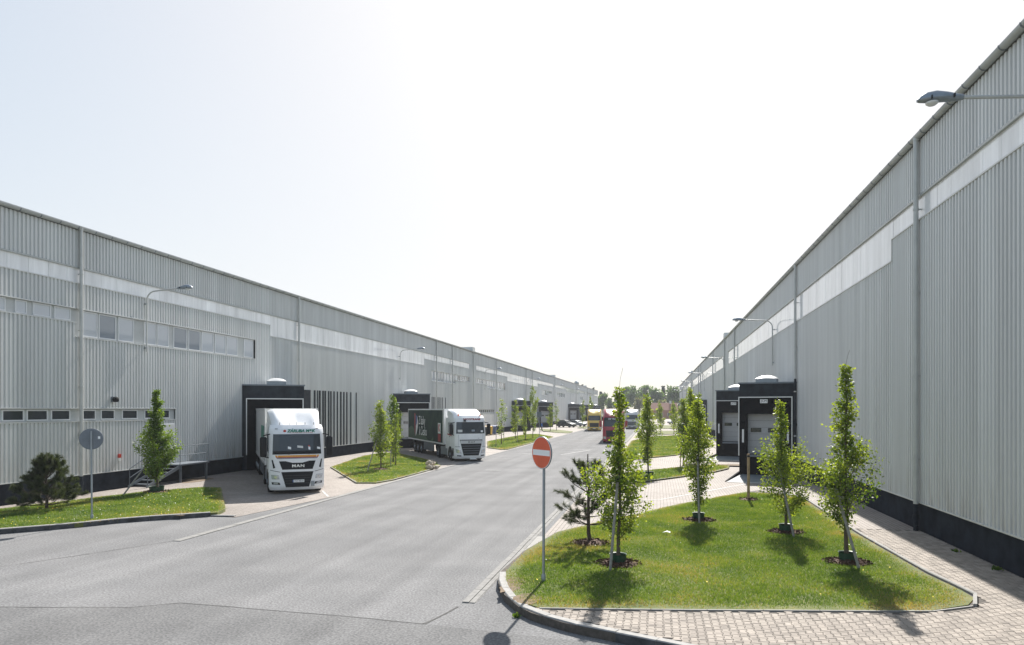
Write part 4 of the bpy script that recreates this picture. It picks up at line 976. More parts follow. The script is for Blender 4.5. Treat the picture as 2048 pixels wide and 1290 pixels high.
def front_a(patch, letters, sidep, cab, t, fy):          # white, orange stripe, dark grille with three letters
    ws = patch('windscreen', [(-1.10, 1.86), (1.10, 1.86), (1.06, 2.80), (-1.06, 2.80)], 'wscreen', .008, nu=18, nv=8)
    patch('dashboard_band', [(-1.08, 1.87), (1.08, 1.87), (1.06, 2.02), (-1.06, 2.02)], 'plastic', .0125, ws, .003, 18)
    for x in (-.35, .55):
        o = MB().tube([(x, fy(x, 1.86) - .03, 1.86), (x - .62, fy(x - .6, 2.0) - .03, 1.97)], .012, 5).build('wiper', 'black', ws)
    for x, z, w_, h_, m_ in ((-.42, 2.12, .14, .11, 'signwhite'), (.0, 2.17, .26, .10, 'offwhite'), (.50, 2.08, .09, .14, 'signwhite'), (.5, 2.22, .07, .06, 'red'), (.9, 2.1, .16, .1, 'signwhite')):
        patch('sticker', [(x, z), (x + w_, z - .03), (x + w_, z + h_ - .03), (x, z + h_)], m_, .0145, ws, .002, 2, 1)
    patch('stripe', [(-.96, 1.74), (.96, 1.74), (.99, 1.82), (-.99, 1.82)], 'orange', .008)
    patch('stripe', [(-.93, 1.70), (.93, 1.70), (.955, 1.735), (-.955, 1.735)], 'darkred', .008)
    patch('stripe', [(-.90, 1.66), (.90, 1.66), (.92, 1.69), (-.92, 1.69)], 'galvdark', .008)
    gu = patch('upper_grille', [(-.68, 1.16), (.68, 1.16), (.82, 1.55), (-.82, 1.55)], 'plastic', .008)
    patch('grille_lip', [(-.22, 1.47), (.22, 1.47), (.80, 1.62), (-.80, 1.62)], 'white', .02, gu, .02)
    letters('MAN', .24, 'chrome', 0.03, 1.32, .02, gu, bold=.006, space=1.15, squash=.75)
    for sd in (-1, 1):
        q = [(sd * .98, 1.25), (sd * 1.07, 1.22), (sd * 1.14, 1.62), (sd * 1.09, 1.62)]; patch('air_vent', q, 'plastic', .008, nu=3)
    gl = patch('lower_grille', [(-.52, .34), (.52, .34), (.72, 1.05), (-.72, 1.05)], 'plastic', .009)
    for z in (.5, .62, .74, .86): patch('grille_bar', [(-.58, z), (.58, z), (.58, z + .03), (-.58, z + .03)], 'bindark', .02, gl, .01)
    pl = patch('number_plate', [(-.22, .56), (.30, .56), (.30, .68), (-.22, .68)], 'signwhite', .024, gl, .008, 4, 1)
    patch('plate_band', [(-.22, .56), (-.18, .56), (-.18, .68), (-.22, .68)], 'blue', .027, pl, .002, 1, 1)
    letters('7C7 4516', .105, 'black', .06, .62, .027, pl)
    for sd in (-1, 1):
        h = patch('headlight', [(sd * .80, .72), (sd * 1.13, .72), (sd * 1.16, .92), (sd * .84, .92)], 'lamp', .008, nu=6)
        patch('lamp_reflector', [(sd * .90, .76), (sd * 1.02, .76), (sd * 1.02, .86), (sd * .90, .86)], 'chrome', .012, h, .004, 3, 1)
        f = patch('fog_light', [(sd * .76, .46), (sd * 1.12, .48), (sd * 1.14, .59), (sd * .80, .57)], 'plastic', .008, nu=6)
        patch('lamp_reflector', [(sd * .86, .49), (sd * 1.06, .50), (sd * 1.06, .56), (sd * .86, .55)], 'lamp', .012, f, .004, 3, 1)
        patch('seam', [(sd * .78, 1.045), (sd * 1.2, 1.13), (sd * 1.2, 1.15), (sd * .78, 1.065)], 'plastic', .004, nu=5, nv=1)
        patch('roof_light', [(sd * .86, 3.03), (sd * .98, 3.03), (sd * .98, 3.06), (sd * .86, 3.06)], 'black', .006, nu=2, nv=1)
    patch('sticker', [(.60, .36), (.76, .36), (.76, .60), (.60, .60)], 'galv', .03, cab, .004, 2, 1)
    letters('ZÁRUBA M&K', .20, 'green_text', .18, 2.94, .012, cab, shear=.25, bold=.010, squash=.9)
    patch('underline', [(-.32, 2.845), (.72, 2.845), (.72, 2.858), (-.32, 2.858)], 'red', .008, nu=6, nv=1)
    o = MB().lathe([(.001, -.012), (.062, -.012), (.066, 0.0)], (0, 0, 0), 'y', 20).build('emblem', 'red', cab); o.location = (-.55, fy(-.55, 2.94) - .004, 2.94)
    for x in (-.75, -.3, .0, .4, .8): MB().tube([(x, .62, 3.2), (x, .60, 3.34)], .012, 5).build('antenna', 'black', cab)
def trail_a(tb, y0, y1, z0, z1):
    MB().box(-1.268, -1.2615, y0 + 1.2, y0 + 4.4, 2.0, 3.1).build('print', 'green_text', tb)
    for y in np.arange(y0 + 1.0, y1 - .5, 1.1): MB().box(-1.272, -1.262, y, y + .03, z0 + .1, z1 - .11).build('panel_joint', 'galv', tb)
TA = [(.20, .10, 1.20), (.34, .0, 1.24), (1.10, .0, 1.25), (1.62, .03, 1.25), (1.85, .06, 1.25), (2.80, .24, 1.24), (3.05, .32, 1.22), (3.22, .50, 1.18)]
truck('white semi truck with orange striped front backed into the nearest left dock', (-16.42, 29.95, 0), R(34.0),
      dict(tab=TA, body='white', top=3.98, front=front_a, geo=dict(sw0=1.9, sw1=2.75, mz0=1.75, mz1=2.68), tmat='offwhite', trail=trail_a, dish=.42, len=15.2))

def front_b(patch, letters, sidep, cab, t, fy):          # white tall cab, trapezoid black grille with bright bar
    ws = patch('windscreen', [(-1.13, 2.12), (1.13, 2.12), (1.08, 3.0), (-1.08, 3.0)], 'wscreen', .008, nu=18, nv=8)
    patch('sticker', [(-1.02, 2.24), (-.68, 2.24), (-.68, 2.42), (-1.02, 2.42)], 'offwhite', .0125, ws, .002, 3, 1); patch('sticker', [(.05, 2.28), (.3, 2.28), (.3, 2.42), (.05, 2.42)], 'galv', .0125, ws, .002, 3, 1)
    patch('sticker', [(.78, 2.22), (.98, 2.22), (.98, 2.36), (.78, 2.36)], 'signwhite', .0125, ws, .002, 3, 1)
    gr = patch('grille', [(-.60, .46), (.60, .46), (.90, 1.66), (-.90, 1.66)], 'plastic', .01, nu=12, nv=6)
    b = patch('badge_bar', [(-.82, 1.36), (.82, 1.36), (.86, 1.60), (-.86, 1.60)], 'alu', .022, gr, .012)
    letters('DAF', .22, 'black', .02, 1.48, .03, b, space=1.5, bold=.008, squash=.6)
    for i, z in enumerate((1.16, .98, .80, .62)): patch('grille_bar', [(-.72 + i * .035, z), (.72 - i * .035, z), (.72 - i * .035, z + .045), (-.72 + i * .035, z + .045)], 'galvdark', .03, gr, .015)
    for sd in (-1, 1):
        h = patch('headlight', [(sd * .76, .62), (sd * 1.12, .66), (sd * 1.18, .96), (sd * .84, .86)], 'lamp', .008, nu=6)
        patch('lamp_reflector', [(sd * .9, .72), (sd * 1.04, .72), (sd * 1.04, .86), (sd * .9, .84)], 'chrome', .012, h, .004, 3, 1)
        patch('fog_light', [(sd * .78, .40), (sd * 1.08, .42), (sd * 1.08, .50), (sd * .78, .48)], 'plastic', .008, nu=5)
        patch('seam', [(sd * .88, 1.12), (sd * 1.22, 1.12), (sd * 1.22, 1.145), (sd * .88, 1.145)], 'plastic', .004, nu=5, nv=1)
        patch('seam', [(sd * .96, 1.15), (sd * .975, 1.15), (sd * .975, 2.06), (sd * .96, 2.06)], 'galvdark', .004, nu=1)
        o = MB().lathe([(.075, 0), (.075, .05), (.06, .06), (.06, .15), (.03, .18), (.001, .18)], (sd * .86, .55, 3.42), 'z', 14).build('beacon', 'beacon', cab, smooth=True)
    letters('NICOTRANS', .235, 'darkred', .12, 3.2, .012, cab, bold=.010, squash=.78, space=1.05)
    MB().box(-.55, -.42, -.02, .35, 3.03, 3.18).build('camera_box', 'black', cab)
    pl = MB().box(-.1, .42, .03, .06, .16, .28).build('number_plate', 'signwhite', cab)
    letters('4S0 8516', .10, 'black', .16, .22, .02, pl)
    sidep('stripe', [(.75, 1.9), (2.2, 1.98), (2.2, 2.1), (1.3, 2.03)], -1, 'darkred', .008)
    sidep('rear_window', [(1.9, 2.15), (2.05, 2.15), (2.05, 2.95), (1.9, 2.95)], -1, 'wscreen', .008)
    letters('XF', .09, 'galvdark', .6, 1.76, .012, cab)
def trail_b(tb, y0, y1, z0, z1):
    x = -1.288
    MB().box(x, -1.262, y0 + .55, y1 - .16, z0 + .095, z1 - .105).build('side_print', 'print', tb)
    ym = lambda a: y1 - .16 - a                    # a metres from the rear end (image left)
    # grass hill at the foot of the picture
    pts = [(0, 0)] + [(a, .55 + .35 * math.sin(a * .55 + .6) + .25 * math.sin(a * 1.3)) for a in np.linspace(0, 9.6, 24)] + [(9.6, 0)]
    m = MB(); n_ = len(pts); m.add([(x - .003, ym(a), z0 + .1 + h) for a, h in pts], [tuple(range(n_))]); m.build('print_hill', 'printgreen', tb)
    def shape(pts, mt, off): m = MB(); m.add([(x - off, ym(a), z) for a, z in pts] + [(x - off + .002, ym(a), z) for a, z in pts], [tuple(range(len(pts)))]); m.build('emblem', mt, tb)
    shape([(2.55, 3.62), (3.1, 3.55), (3.05, 2.5), (3.0, 1.55), (2.75, 1.75), (2.55, 2.6)], 'darkred', .006)
    shape([(3.12, 3.42), (3.75, 3.35), (3.62, 2.75), (3.2, 2.45)], 'blue', .006)
    shape([(3.1, 1.5), (3.2, 2.43), (3.62, 2.73), (3.77, 3.38), (4.05, 2.9), (3.95, 2.3), (3.5, 1.75)], 'signwhite', .006)
    for tx, a, z, sz in (('Z lásky', 5.55, 2.95, .95), ('k Česku', 5.95, 2.0, .95)):
        me = text_mesh(tx, sz, 'signwhite', shear=.12, squash=1.15, space=.92); o = link('lettering', me, tb); o.location = (x - .012, ym(a), z); o.rotation_euler = (R(90), 0, R(-90))
    shape([(11.15, 2.0), (12.0, 2.0), (12.0, 2.85), (11.15, 2.85)], 'signwhite', .006); shape([(11.15, 1.35), (12.0, 1.35), (12.0, 1.96), (11.15, 1.96)], 'darkred', .006)
    me = text_mesh('K', .85, 'red', bold=.02); o = link('lettering', me, tb); o.location = (x - .012, ym(11.57), 2.42); o.rotation_euler = (R(90), 0, R(-90))
TB_ = [(.22, .14, 1.20), (.40, .02, 1.24), (1.10, .0, 1.25), (1.66, .02, 1.25), (2.10, .05, 1.25), (3.00, .20, 1.24), (3.30, .28, 1.22), (3.50, .50, 1.18)]
truck('white tall-cab semi truck with orange beacons pulling a trailer printed with dark green scenery', (-13.8, 51.4, 0), R(32.5),
      dict(tab=TB_, body='white', top=3.98, front=front_b, geo=dict(sw0=2.1, sw1=2.95, mz0=2.05, mz1=2.85), trail=trail_b, tmat='white', dish=.1, len=16.3, fridge=False))

def front_simple(txt=None, txtmat='signwhite', visor=None, grille='plastic'):
    def f(patch, letters, sidep, cab, t, fy):
        ws = patch('windscreen', [(-1.12, 1.95), (1.12, 1.95), (1.08, 2.85), (-1.08, 2.85)], 'wscreen', .008, nu=14, nv=6)
        gr = patch('grille', [(-.8, .75), (.8, .75), (.86, 1.5), (-.86, 1.5)], grille, .01)
        for z in (.85, 1.02, 1.19, 1.36): patch('grille_bar', [(-.76, z), (.76, z), (.76, z + .06), (-.76, z + .06)], 'galv' if visor == 'grey' else 'bindark', .025, gr, .015)
        for sd in (-1, 1):
            patch('headlight', [(sd * .84, .5), (sd * 1.14, .5), (sd * 1.18, .78), (sd * .9, .78)], 'lamp', .008, nu=5)
        patch('bumper_gap', [(-.7, .3), (.7, .3), (.7, .5), (-.7, .5)], 'plastic', .008)
        pl = patch('number_plate', [(-.26, .42), (.26, .42), (.26, .53), (-.26, .53)], 'signwhite', .014, cab, .005, 3, 1)
        if txt:
            vb = patch('sun_visor', [(-1.1, 2.68), (1.1, 2.68), (1.06, 3.0), (-1.06, 3.0)], 'black', .02); letters(txt, .26, txtmat, 0, 2.84, .03, vb, bold=.008, squash=.8)
    return f
geo = dict(sw0=1.95, sw1=2.8, mz0=1.9, mz1=2.65)
truck('yellow semi truck standing left of the red truck down the road', (-11.2, 128.0, 0), R(4), dict(tab=TA, body='yellowcab', top=3.95, front=front_simple(), geo=geo, tmat='trailercloth', dish=.15))
truck('dark red semi truck with cream trailer behind the slim tree by the road', (-5.0, 82.6, 0), R(2), dict(tab=TA, body='redcab', top=4.0, front=front_simple('ZB TRANS'), geo=geo, tmat='trailercloth', mirror='redcab', dish=.3))
truck('pale grey semi truck far down the road just right of the red one', (-4.95, 143.5, 0), R(1), dict(tab=TA, body='greycab', top=3.95, front=front_simple(visor='grey'), geo=geo, tmat='offwhite', dish=.15))

# ------------------------------------------------------------------ parked cars
def car(label, loc, rz, body, suv=False):
    t = thing('parked_car', label, 'car', loc, rz, 'cars parked beyond the left lawns'); H_ = 1.62 if suv else 1.45; L_ = 4.5; hw = .9
    prof = [(0.0, .45), (.02, .72), (.25, .86), (1.05, .98), (1.35, 1.03), (2.0, H_ - .08), (2.5, H_), (3.5, H_ - .03), (4.1, 1.12), (4.42, 1.0), (4.5, .6), (4.45, .38)]
    m = MB(); rows = []
    for s_, f in ((-1, 1), (-.96, 1), (-.6, 1), (0, 1), (.6, 1), (.96, 1), (1, 1)):
        r = []
        for y, z in prof:
            taper = 1 - max(0, (z - .95)) * .34; edge = .05 if abs(s_) == 1 else 0
            r.append((s_ * hw * taper, y + (.12 * s_ * s_ if y < .5 else 0) - (.1 * s_ * s_ if y > 4.3 else 0), z - edge * (z > .5)))
        rows.append(r + [(s_ * hw * .97, 4.4, .28), (s_ * hw * .97, .1, .28)])
    m.grid([r + r[:1] for r in rows]); n = len(rows[0])
    for r in (rows[0], rows[-1]): m.add(r, [tuple(range(n))])
    b = m.build('body', body, t, smooth=True, angle=30)
    for sd in (-1, 1):
        q = [(1.5, 1.04), (3.95, 1.08), (3.4, H_ - .1), (2.12, H_ - .13)]
        MB().add([(sd * (hw * (1 - max(0, z - .95) * .34) + .008), y, z) for y, z in q], [(0, 1, 2, 3)]).build('side_window', 'wscreen', b)
        for y in (.85, 3.6): wheel(t, sd * .9, y, sd, r=.32, w=.2)
        MB().box(sd * .5, sd * .82, -.02 + .1, .12, .6, .74).build('headlight', 'lamp', b)
        MB().box(sd * .92, sd * 1.04, 1.5, 1.6, 1.0, 1.12).build('mirror', body, b)
    MB().add([(-.72, 1.36, 1.05), (.72, 1.36, 1.05), (.62, 1.97, H_ - .09), (-.62, 1.97, H_ - .09)], [(0, 1, 2, 3)]).build('windscreen', 'wscreen', b).location = (0, -.012, .012)
    MB().box(-.45, .45, -.012, .02, .5, .66).build('grille', 'plastic', b)
    return t
car('black parked car beyond the left lawns', (-17.6, 152.5, 0.02), R(62), 'carblack', True)
car('silver parked car behind the black car', (-16.0, 160.0, 0.02), R(62), 'carsilver')
car('pale car far off between the trees on the right', (3.0, 190, .02), R(-60), 'carsilver')

# ------------------------------------------------------------------ wheeled bins
def bin_(label, loc, m, w=1.25, h=1.25, rz=0):
    t = thing('waste_bin', label, 'bin', loc, rz, 'waste bins in a row'); d = .95
    MB().add([(-w / 2 * .85, -d / 2 * .8, .12), (w / 2 * .85, -d / 2 * .8, .12), (w / 2 * .85, d / 2 * .8, .12), (-w / 2 * .85, d / 2 * .8, .12), (-w / 2, -d / 2, h), (w / 2, -d / 2, h), (w / 2, d / 2, h), (-w / 2, d / 2, h)], [(0, 3, 2, 1), (4, 5, 6, 7), (0, 1, 5, 4), (1, 2, 6, 5), (2, 3, 7, 6), (3, 0, 4, 7)]).build('body', m, t)
    P = [[(x * (w / 2 + .04), -d / 2 - .04 + v * (d + .08), h + .005 + .16 * math.sin(math.pi * (.12 + .76 * v))) for x in (-1, 0, 1)] for v in np.linspace(0, 1, 8)]
    MB().grid(P, (0, 0, -.03)).build('lid', m, t, smooth=True)
    for x in (-1, 1):
        for y in (-1, 1): MB().lathe([(.02, -.03), (.1, -.03), (.1, .03), (.02, .03)], (x * w * .36, y * d * .32, .1), 'x', 12).build('wheel', 'rubber', t)
bin_('yellow waste bin beside the tall white cab', (-25.3, 104.2, .02), 'binyellow'); bin_('blue waste bin right of the yellow one', (-25.2, 106.6, .02), 'blue'); bin_('dark waste bin at the left end of the row', (-25.4, 101.8, .02), 'bindark'); bin_('dark waste bin at the right end of the row', (-25.0, 109.0, .02), 'bindark')
bin_('large blue waste container on the right among far trees', (4.3, 120.5, .02), 'blue', 2.0, 1.5)

# ------------------------------------------------------------------ a person walking by the docks
def person(loc, rz):
    J = [(0, 0, .93), (0, .01, 1.2), (0, .02, 1.42), (0, .0, 1.53), (0, -.02, 1.66), (0, -.02, 1.75)]; rad = [.15, .14, .15, .055, .085, .07]
    E_ = [(0, 1), (1, 2), (2, 3), (3, 4), (4, 5)]
    for s in (-1, 1):
        b = len(J); J += [(s * .19, .01, 1.42), (s * .25, s * .05, 1.14), (s * .25, -.1 + s * .1, .92), (s * .25, -.13 + s * .1, .84)]; rad += [.065, .048, .036, .042]; E_ += [(2, b), (b, b + 1), (b + 1, b + 2), (b + 2, b + 3)]
        b = len(J); J += [(s * .1, 0, .88), (s * .1, s * .14, .48), (s * .1, s * .3, .08), (s * .1, s * .3 - .17, .04)]; rad += [.095, .065, .045, .04]; E_ += [(0, b), (b, b + 1), (b + 1, b + 2), (b + 2, b + 3)]
    me = bpy.data.meshes.new('body'); me.from_pydata(J, E_, []); o = link('person', me)
    o.modifiers.new('skin', 'SKIN'); o.modifiers.new('sub', 'SUBSURF').levels = 1
    if not me.skin_vertices: me.skin_vertices.new() if hasattr(me.skin_vertices, 'new') else None
    for v, r in zip(me.skin_vertices[0].data, rad): v.radius = (r, r * .85)
    me.skin_vertices[0].data[0].use_root = True
    dg = bpy.context.evaluated_depsgraph_get(); nm = bpy.data.meshes.new_from_object(o.evaluated_get(dg)); bpy.data.objects.remove(o)
    nm.materials.clear()
    for k in ('skin', 'shirt', 'trousers', 'black'): nm.materials.append(M[k])
    for p_ in nm.polygons:
        z = p_.center.z; x = abs(p_.center.x); p_.use_smooth = True
        p_.material_index = 3 if z < .1 else 2 if (z < .95 and x < .2) else 1 if z < 1.5 and not (x > .2 and z < .93) else (3 if z > 1.70 else 0)
    o = link('person', nm); o.location = loc; o.rotation_euler = (0, 0, rz)
    return tag(o, 'person in blue shirt and dark trousers walking between the left docks and trees', 'person')
try: person((-19.9, 122, .02), R(70))
except Exception as ex: print('person failed', ex)
# ------------------------------------------------------------------ hornbeams
def leaf_quads(P, D, size, rng, fold=.25):
    """leaf blades at P growing along D: rhombus with a fold (two quads would double the count; one bent quad is enough here)"""
    n = len(P); a = rng.normal(0, 1, (n, 3)); a -= (a * D).sum(1)[:, None] * D; a /= np.linalg.norm(a, axis=1)[:, None] + 1e-9
    s = size * (0.65 + .7 * rng.random(n)); V = np.zeros((n, 4, 3)); nn = np.cross(D, a)
    V[:, 0] = P; V[:, 2] = P + D * s[:, None]; mid = P + D * (s * .48)[:, None]
    V[:, 1] = mid + a * (s * .34)[:, None] + nn * (s * fold * .35)[:, None]; V[:, 3] = mid - a * (s * .34)[:, None] + nn * (s * fold * .35)[:, None]
    return V
def hornbeam_mesh(seed, H, width, n_leaf, clear=.45, leafsize=.075, lean=0.0, blobs=None, detail=True, leader=.0, dense=1.0, matn='leaf'):
    rng = np.random.default_rng(seed); tb = MB()
    trunk = []; x = y = 0.0
    for i in range(13):
        z = H * i / 12; x += rng.normal(0, .012) + lean * H / 12; y += rng.normal(0, .012); trunk.append((x, y, z))
    if leader: trunk.append((x + .03, y, H + leader * .5)); trunk.append((x + .09, y + .02, H + leader))
    r0 = .016 + H * .0082; rad = [max(.004, r0 * (1 - i / 12.6)) if i < 13 else .0035 for i in range(len(trunk))]; rad[0] *= 1.3
    tb.tube(trunk, rad, 8 if detail else 5); T = np.array(trunk[:13])
    def at(z):
        f = np.clip(z / H * 12, 0, 11.999); i = int(f); return T[i] + (T[i + 1] - T[i]) * (f - i)
    if blobs is None: blobs = [(0, .35), (.12, .8), (.25, 1), (.4, .9), (.55, .75), (.7, .55), (.85, .36), (1, .12)]
    bz = [b[0] for b in blobs]; bw = [b[1] for b in blobs]
    nl = int((66 if detail else 16) * dense); PP = []; DD = []; TT = []
    tips = []
    for k in range(nl):
        u = (k + rng.random()) / nl; z0 = clear + (H - clear) * (u ** 1.05) * .97; base = at(z0)
        w = np.interp((z0 - clear) / (H - clear), bz, bw) * width / 2 * (0.55 + .65 * rng.random())
        a = rng.random() * 2 * np.pi; rise = w * (1.0 + .9 * rng.random()) * (0.9 if z0 < H * .9 else 1.6)
        end = base + np.array([np.cos(a) * w, np.sin(a) * w, rise]); mid = (base + end) / 2 + np.array([np.cos(a), np.sin(a), -.35]) * w * .16
        if detail: tb.tube([tuple(base), tuple(mid), tuple(end)], [.011, .007, .003], 4, False)
        tips.append((base, mid, end, w))
    wts = np.array([t[3] + .12 for t in tips]); wts /= wts.sum(); cnt = rng.multinomial(n_leaf, wts)
    for (b, m, e, w), c in zip(tips, cnt):
        t = rng.random(c) ** .65; q = (1 - t)[:, None] ** 2 * b + (2 * t * (1 - t))[:, None] * m + (t ** 2)[:, None] * e
        sp = .036 + .10 * w; off = rng.normal(0, sp, (c, 3)); off[:, 2] *= .8; PP.append(q + off)
        d = off / (np.linalg.norm(off, axis=1)[:, None] + 1e-6) + rng.normal(0, .5, (c, 3)) + np.array([0, 0, -.15]); DD.append(d / (np.linalg.norm(d, axis=1)[:, None] + 1e-9))
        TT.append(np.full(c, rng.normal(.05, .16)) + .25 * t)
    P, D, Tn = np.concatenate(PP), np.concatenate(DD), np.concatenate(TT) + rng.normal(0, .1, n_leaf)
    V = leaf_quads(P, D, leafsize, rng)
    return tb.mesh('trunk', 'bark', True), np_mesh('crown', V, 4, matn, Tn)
def put_tree(meshes, loc, label, group, rz=0, sc=1.0, name='hornbeam_tree', szz=None):
    t = thing(name, label, 'tree', loc, rz, group); t.scale = (sc, sc, szz or sc)
    link('trunk', meshes[0], t); link('crown', meshes[1], t); return t
def stake(loc, dx, dy, h, label, m='stake', r=.035):
    o = thing('tree_stake', label, 'stake', loc, 0, 'stakes beside the young trees'); MB().tube([(0, 0, -.02), (dx, dy, h)], [r, r * .95], 9).build('pole', m, o, smooth=True)
    MB().tube([(dx * .93, dy * .93, h * .93), (dx * .93, dy * .93, h * .97)], r + .008, 9).build('tie', 'black', o); return o
def collar(loc, label, r=.2, h=.24):
    o = thing('watering_collar', label, 'planter', loc, 0, 'green collars round the young trees')
    MB().lathe([(r * .92, 0), (r, h), (r + .015, h + .012), (r - .012, h), (r * .88, .01)], (0, 0, 0), 'z', 26, closed=True).build('ring', 'collar', o, smooth=True)
    MB().lathe([(.001, h * .55), (r * .9, h * .5), (r * .9, h * .45)], (0, 0, 0), 'z', 18).build('fill', 'soil', o); return o
def mulch(c, r, n, label, seed):
    rng = np.random.default_rng(seed); a = rng.random(n) * 2 * np.pi; d = r * rng.random(n) ** .55; P = np.stack([c[0] + d * np.cos(a) * 1.1, c[1] + d * np.sin(a), c[2] + .012 + .10 * np.clip(1 - d / r, 0, 1) + .012 * rng.random(n)], 1)
    D = rng.normal(0, 1, (n, 3)); D[:, 2] *= .35; D /= np.linalg.norm(D, axis=1)[:, None]
    o = link('bark_mulch', np_mesh('bark_mulch', leaf_quads(P, D, .075, rng, .1), 4, 'chips')); tag(o, label, 'mulch', kind='stuff')
    mb = MB(); mb.lathe([(r * .95, .0), (r * .6, .05), (.05, .095), (.001, .095)], (c[0], c[1], c[2]), 'z', 20); q = mb.build('mulch_mound', 'chips', None, smooth=True); q['kind'] = 'structure'
G = 'young slim hornbeams'; LZ = .172
t1 = hornbeam_mesh(101, 4.25, 1.45, 5600, .55, .072, .012, [(0, .45), (.08, .9), (.18, 1), (.3, .72), (.42, .48), (.52, .34), (.6, .2), (.67, .05), (.78, .04), (.84, .19), (.92, .15), (1, .05)], leader=.55)
t2 = hornbeam_mesh(102, 4.05, 1.2, 6200, .45, .072, 0, [(0, .3), (.1, .6), (.22, .85), (.35, 1), (.48, .85), (.6, .68), (.72, .48), (.85, .3), (1, .06)])
t3 = hornbeam_mesh(103, 4.0, 1.75, 6000, .42, .07, -.03, [(0, .4), (.08, .8), (.18, 1), (.32, .85), (.43, .3), (.52, .18), (.62, .26), (.72, .16), (.88, .14), (1, .05)])
t4 = hornbeam_mesh(104, 4.9, 1.45, 6400, .75, .072, -.025, [(0, .4), (.08, .8), (.18, 1), (.3, .75), (.42, .48), (.55, .36), (.68, .27), (.8, .2), (.9, .13), (1, .04)], leader=.35)
put_tree(t1, (-.93, 17.3, LZ), 'slim hornbeam beside the pine on the near right lawn, bare leader on top', G)
put_tree(t2, (1.39, 24.7, LZ), 'dense hornbeam in the middle of the near right lawn, farthest of its four', G)
put_tree(t3, (3.88, 22.8, LZ), 'ragged broad-based hornbeam in front of the nearest right dock', G)
put_tree(t4, (4.61, 18.65, LZ), 'tallest hornbeam on the near right lawn, closest to the right facade', G)
for (x, y), nm in zip(((-.93, 17.3), (1.39, 24.7), (3.88, 22.8), (4.61, 18.65)), ('the slim hornbeam near the no entry sign', 'the dense hornbeam mid lawn', 'the ragged hornbeam before the dock', 'the tallest hornbeam by the facade')):
    collar((x, y, LZ), 'dark green plastic collar round ' + nm); mulch((x, y, LZ), .52, 420, 'brown bark mulch under ' + nm, int(abs(x) * 100))
stake((-1.08, 16.55, LZ - .02), .16, .55, 2.2, 'grey stake leaning on the slim hornbeam near the no entry sign'); stake((1.38, 24.05, LZ - .02), -.03, .5, 2.2, 'grey stake leaning on the dense hornbeam mid lawn')
stake((3.98, 22.0, LZ - .02), -.36, .7, 2.3, 'grey stake leaning on the ragged hornbeam before the dock'); stake((4.72, 18.0, LZ - .02), -.42, .6, 2.0, 'grey stake leaning on the tallest hornbeam by the facade')
stake((3.74, 30.6, LZ - .02), .0, 0.0, 1.95, 'lone brown wooden post at the far tip of the near right lawn', 'stakewood', .06)
mulch((3.74, 30.6, LZ), .4, 140, 'mulch round the lone wooden post', 77)
tl = hornbeam_mesh(105, 4.75, 1.55, 10000, .45, .085, .004, [(0, .5), (.1, 1), (.22, .9), (.36, .7), (.52, .48), (.68, .3), (.84, .17), (1, .04)], matn='leafdark')
put_tree(tl, (-22.6, 28.3, .14), 'dense conical hornbeam in front of the steel stair on the left', G)
collar((-22.6, 28.3, .14), 'green collar round the conical hornbeam by the steel stair', .32, .26); mulch((-22.6, 28.3, .14), .6, 200, 'mulch under the conical hornbeam by the steel stair', 5); stake((-23.3, 27.0, .12), .5, 1.1, 1.5, 'grey stake leaning on the conical hornbeam by the steel stair')
m2a = hornbeam_mesh(106, 4.3, 1.4, 3600, .6, .10); m2b = hornbeam_mesh(107, 4.9, 1.2, 3400, .6, .10, matn='leafdark'); m2c = hornbeam_mesh(108, 4.4, 1.2, 1200, .7, .11)
put_tree(m2a, (-17.5, 42.6, .07), 'pale leafy hornbeam on the lawn left of the printed trailer', G); put_tree(m2b, (-18.9, 48.4, .07), 'taller darker hornbeam behind the pale one, left of the printed trailer', G)
put_tree(m2c, (-17.75, 45.8, .07), 'thin sparse hornbeam right of the pale one by the printed trailer', G, sc=.8)
stake((-17.9, 41.4, .05), .25, .9, 1.9, 'grey stake at the pale hornbeam left of the printed trailer'); mulch((-17.5, 42.6, .07), .6, 160, 'mulch under the pale hornbeam left of the printed trailer', 9)
stake((-17.95, 45.5, .05), 0, .1, 2.0, 'upright stake at the thin hornbeam by the printed trailer')
far = [hornbeam_mesh(200 + i, 4.6, 1.4 + .12 * i, 1500, .6, .14, detail=False) for i in range(3)] + [hornbeam_mesh(210, 4.6, 1.3, 420, .8, .16, detail=False)]
rowL = [(-17.0, 76.2, 3, 1.08, 'sparse slim hornbeam at the near end of the left row, beside the tall white cab'), (-18.4, 91, 1, 1.05, 'second hornbeam of the left row, before the empty docks'), (-15.9, 85, 0, 1.12, 'third hornbeam of the left row, leafy'), (-16.2, 92, 2, 1.5, 'tallest hornbeam of the left row'),
        (-19.1, 127, 1, 1.02, 'dark hornbeam right of the person in blue'), (-18.2, 128.5, 3, 1.2, 'sparse hornbeam beside the dark one near the person'), (-15.5, 150, 2, 1.25, 'hornbeam left of the yellow truck'), (-15.2, 165, 0, 1.5, 'tall hornbeam behind the yellow truck')]
for x, y, k, sc, l in rowL: put_tree(far[k], (x, y, .06), l, G, random.uniform(0, 6), 1.0, szz=sc)
for x, y, l in ((-16.3, 70.5, 'thin stake in the left lawn near the tall white cab'), (-18.0, 82, 'thin stake in the middle of the left tree row'), (-15.9, 79.8, 'thin stake under the third tree of the left row')): stake((x, y, .06), 0, .2, 2.2, l)
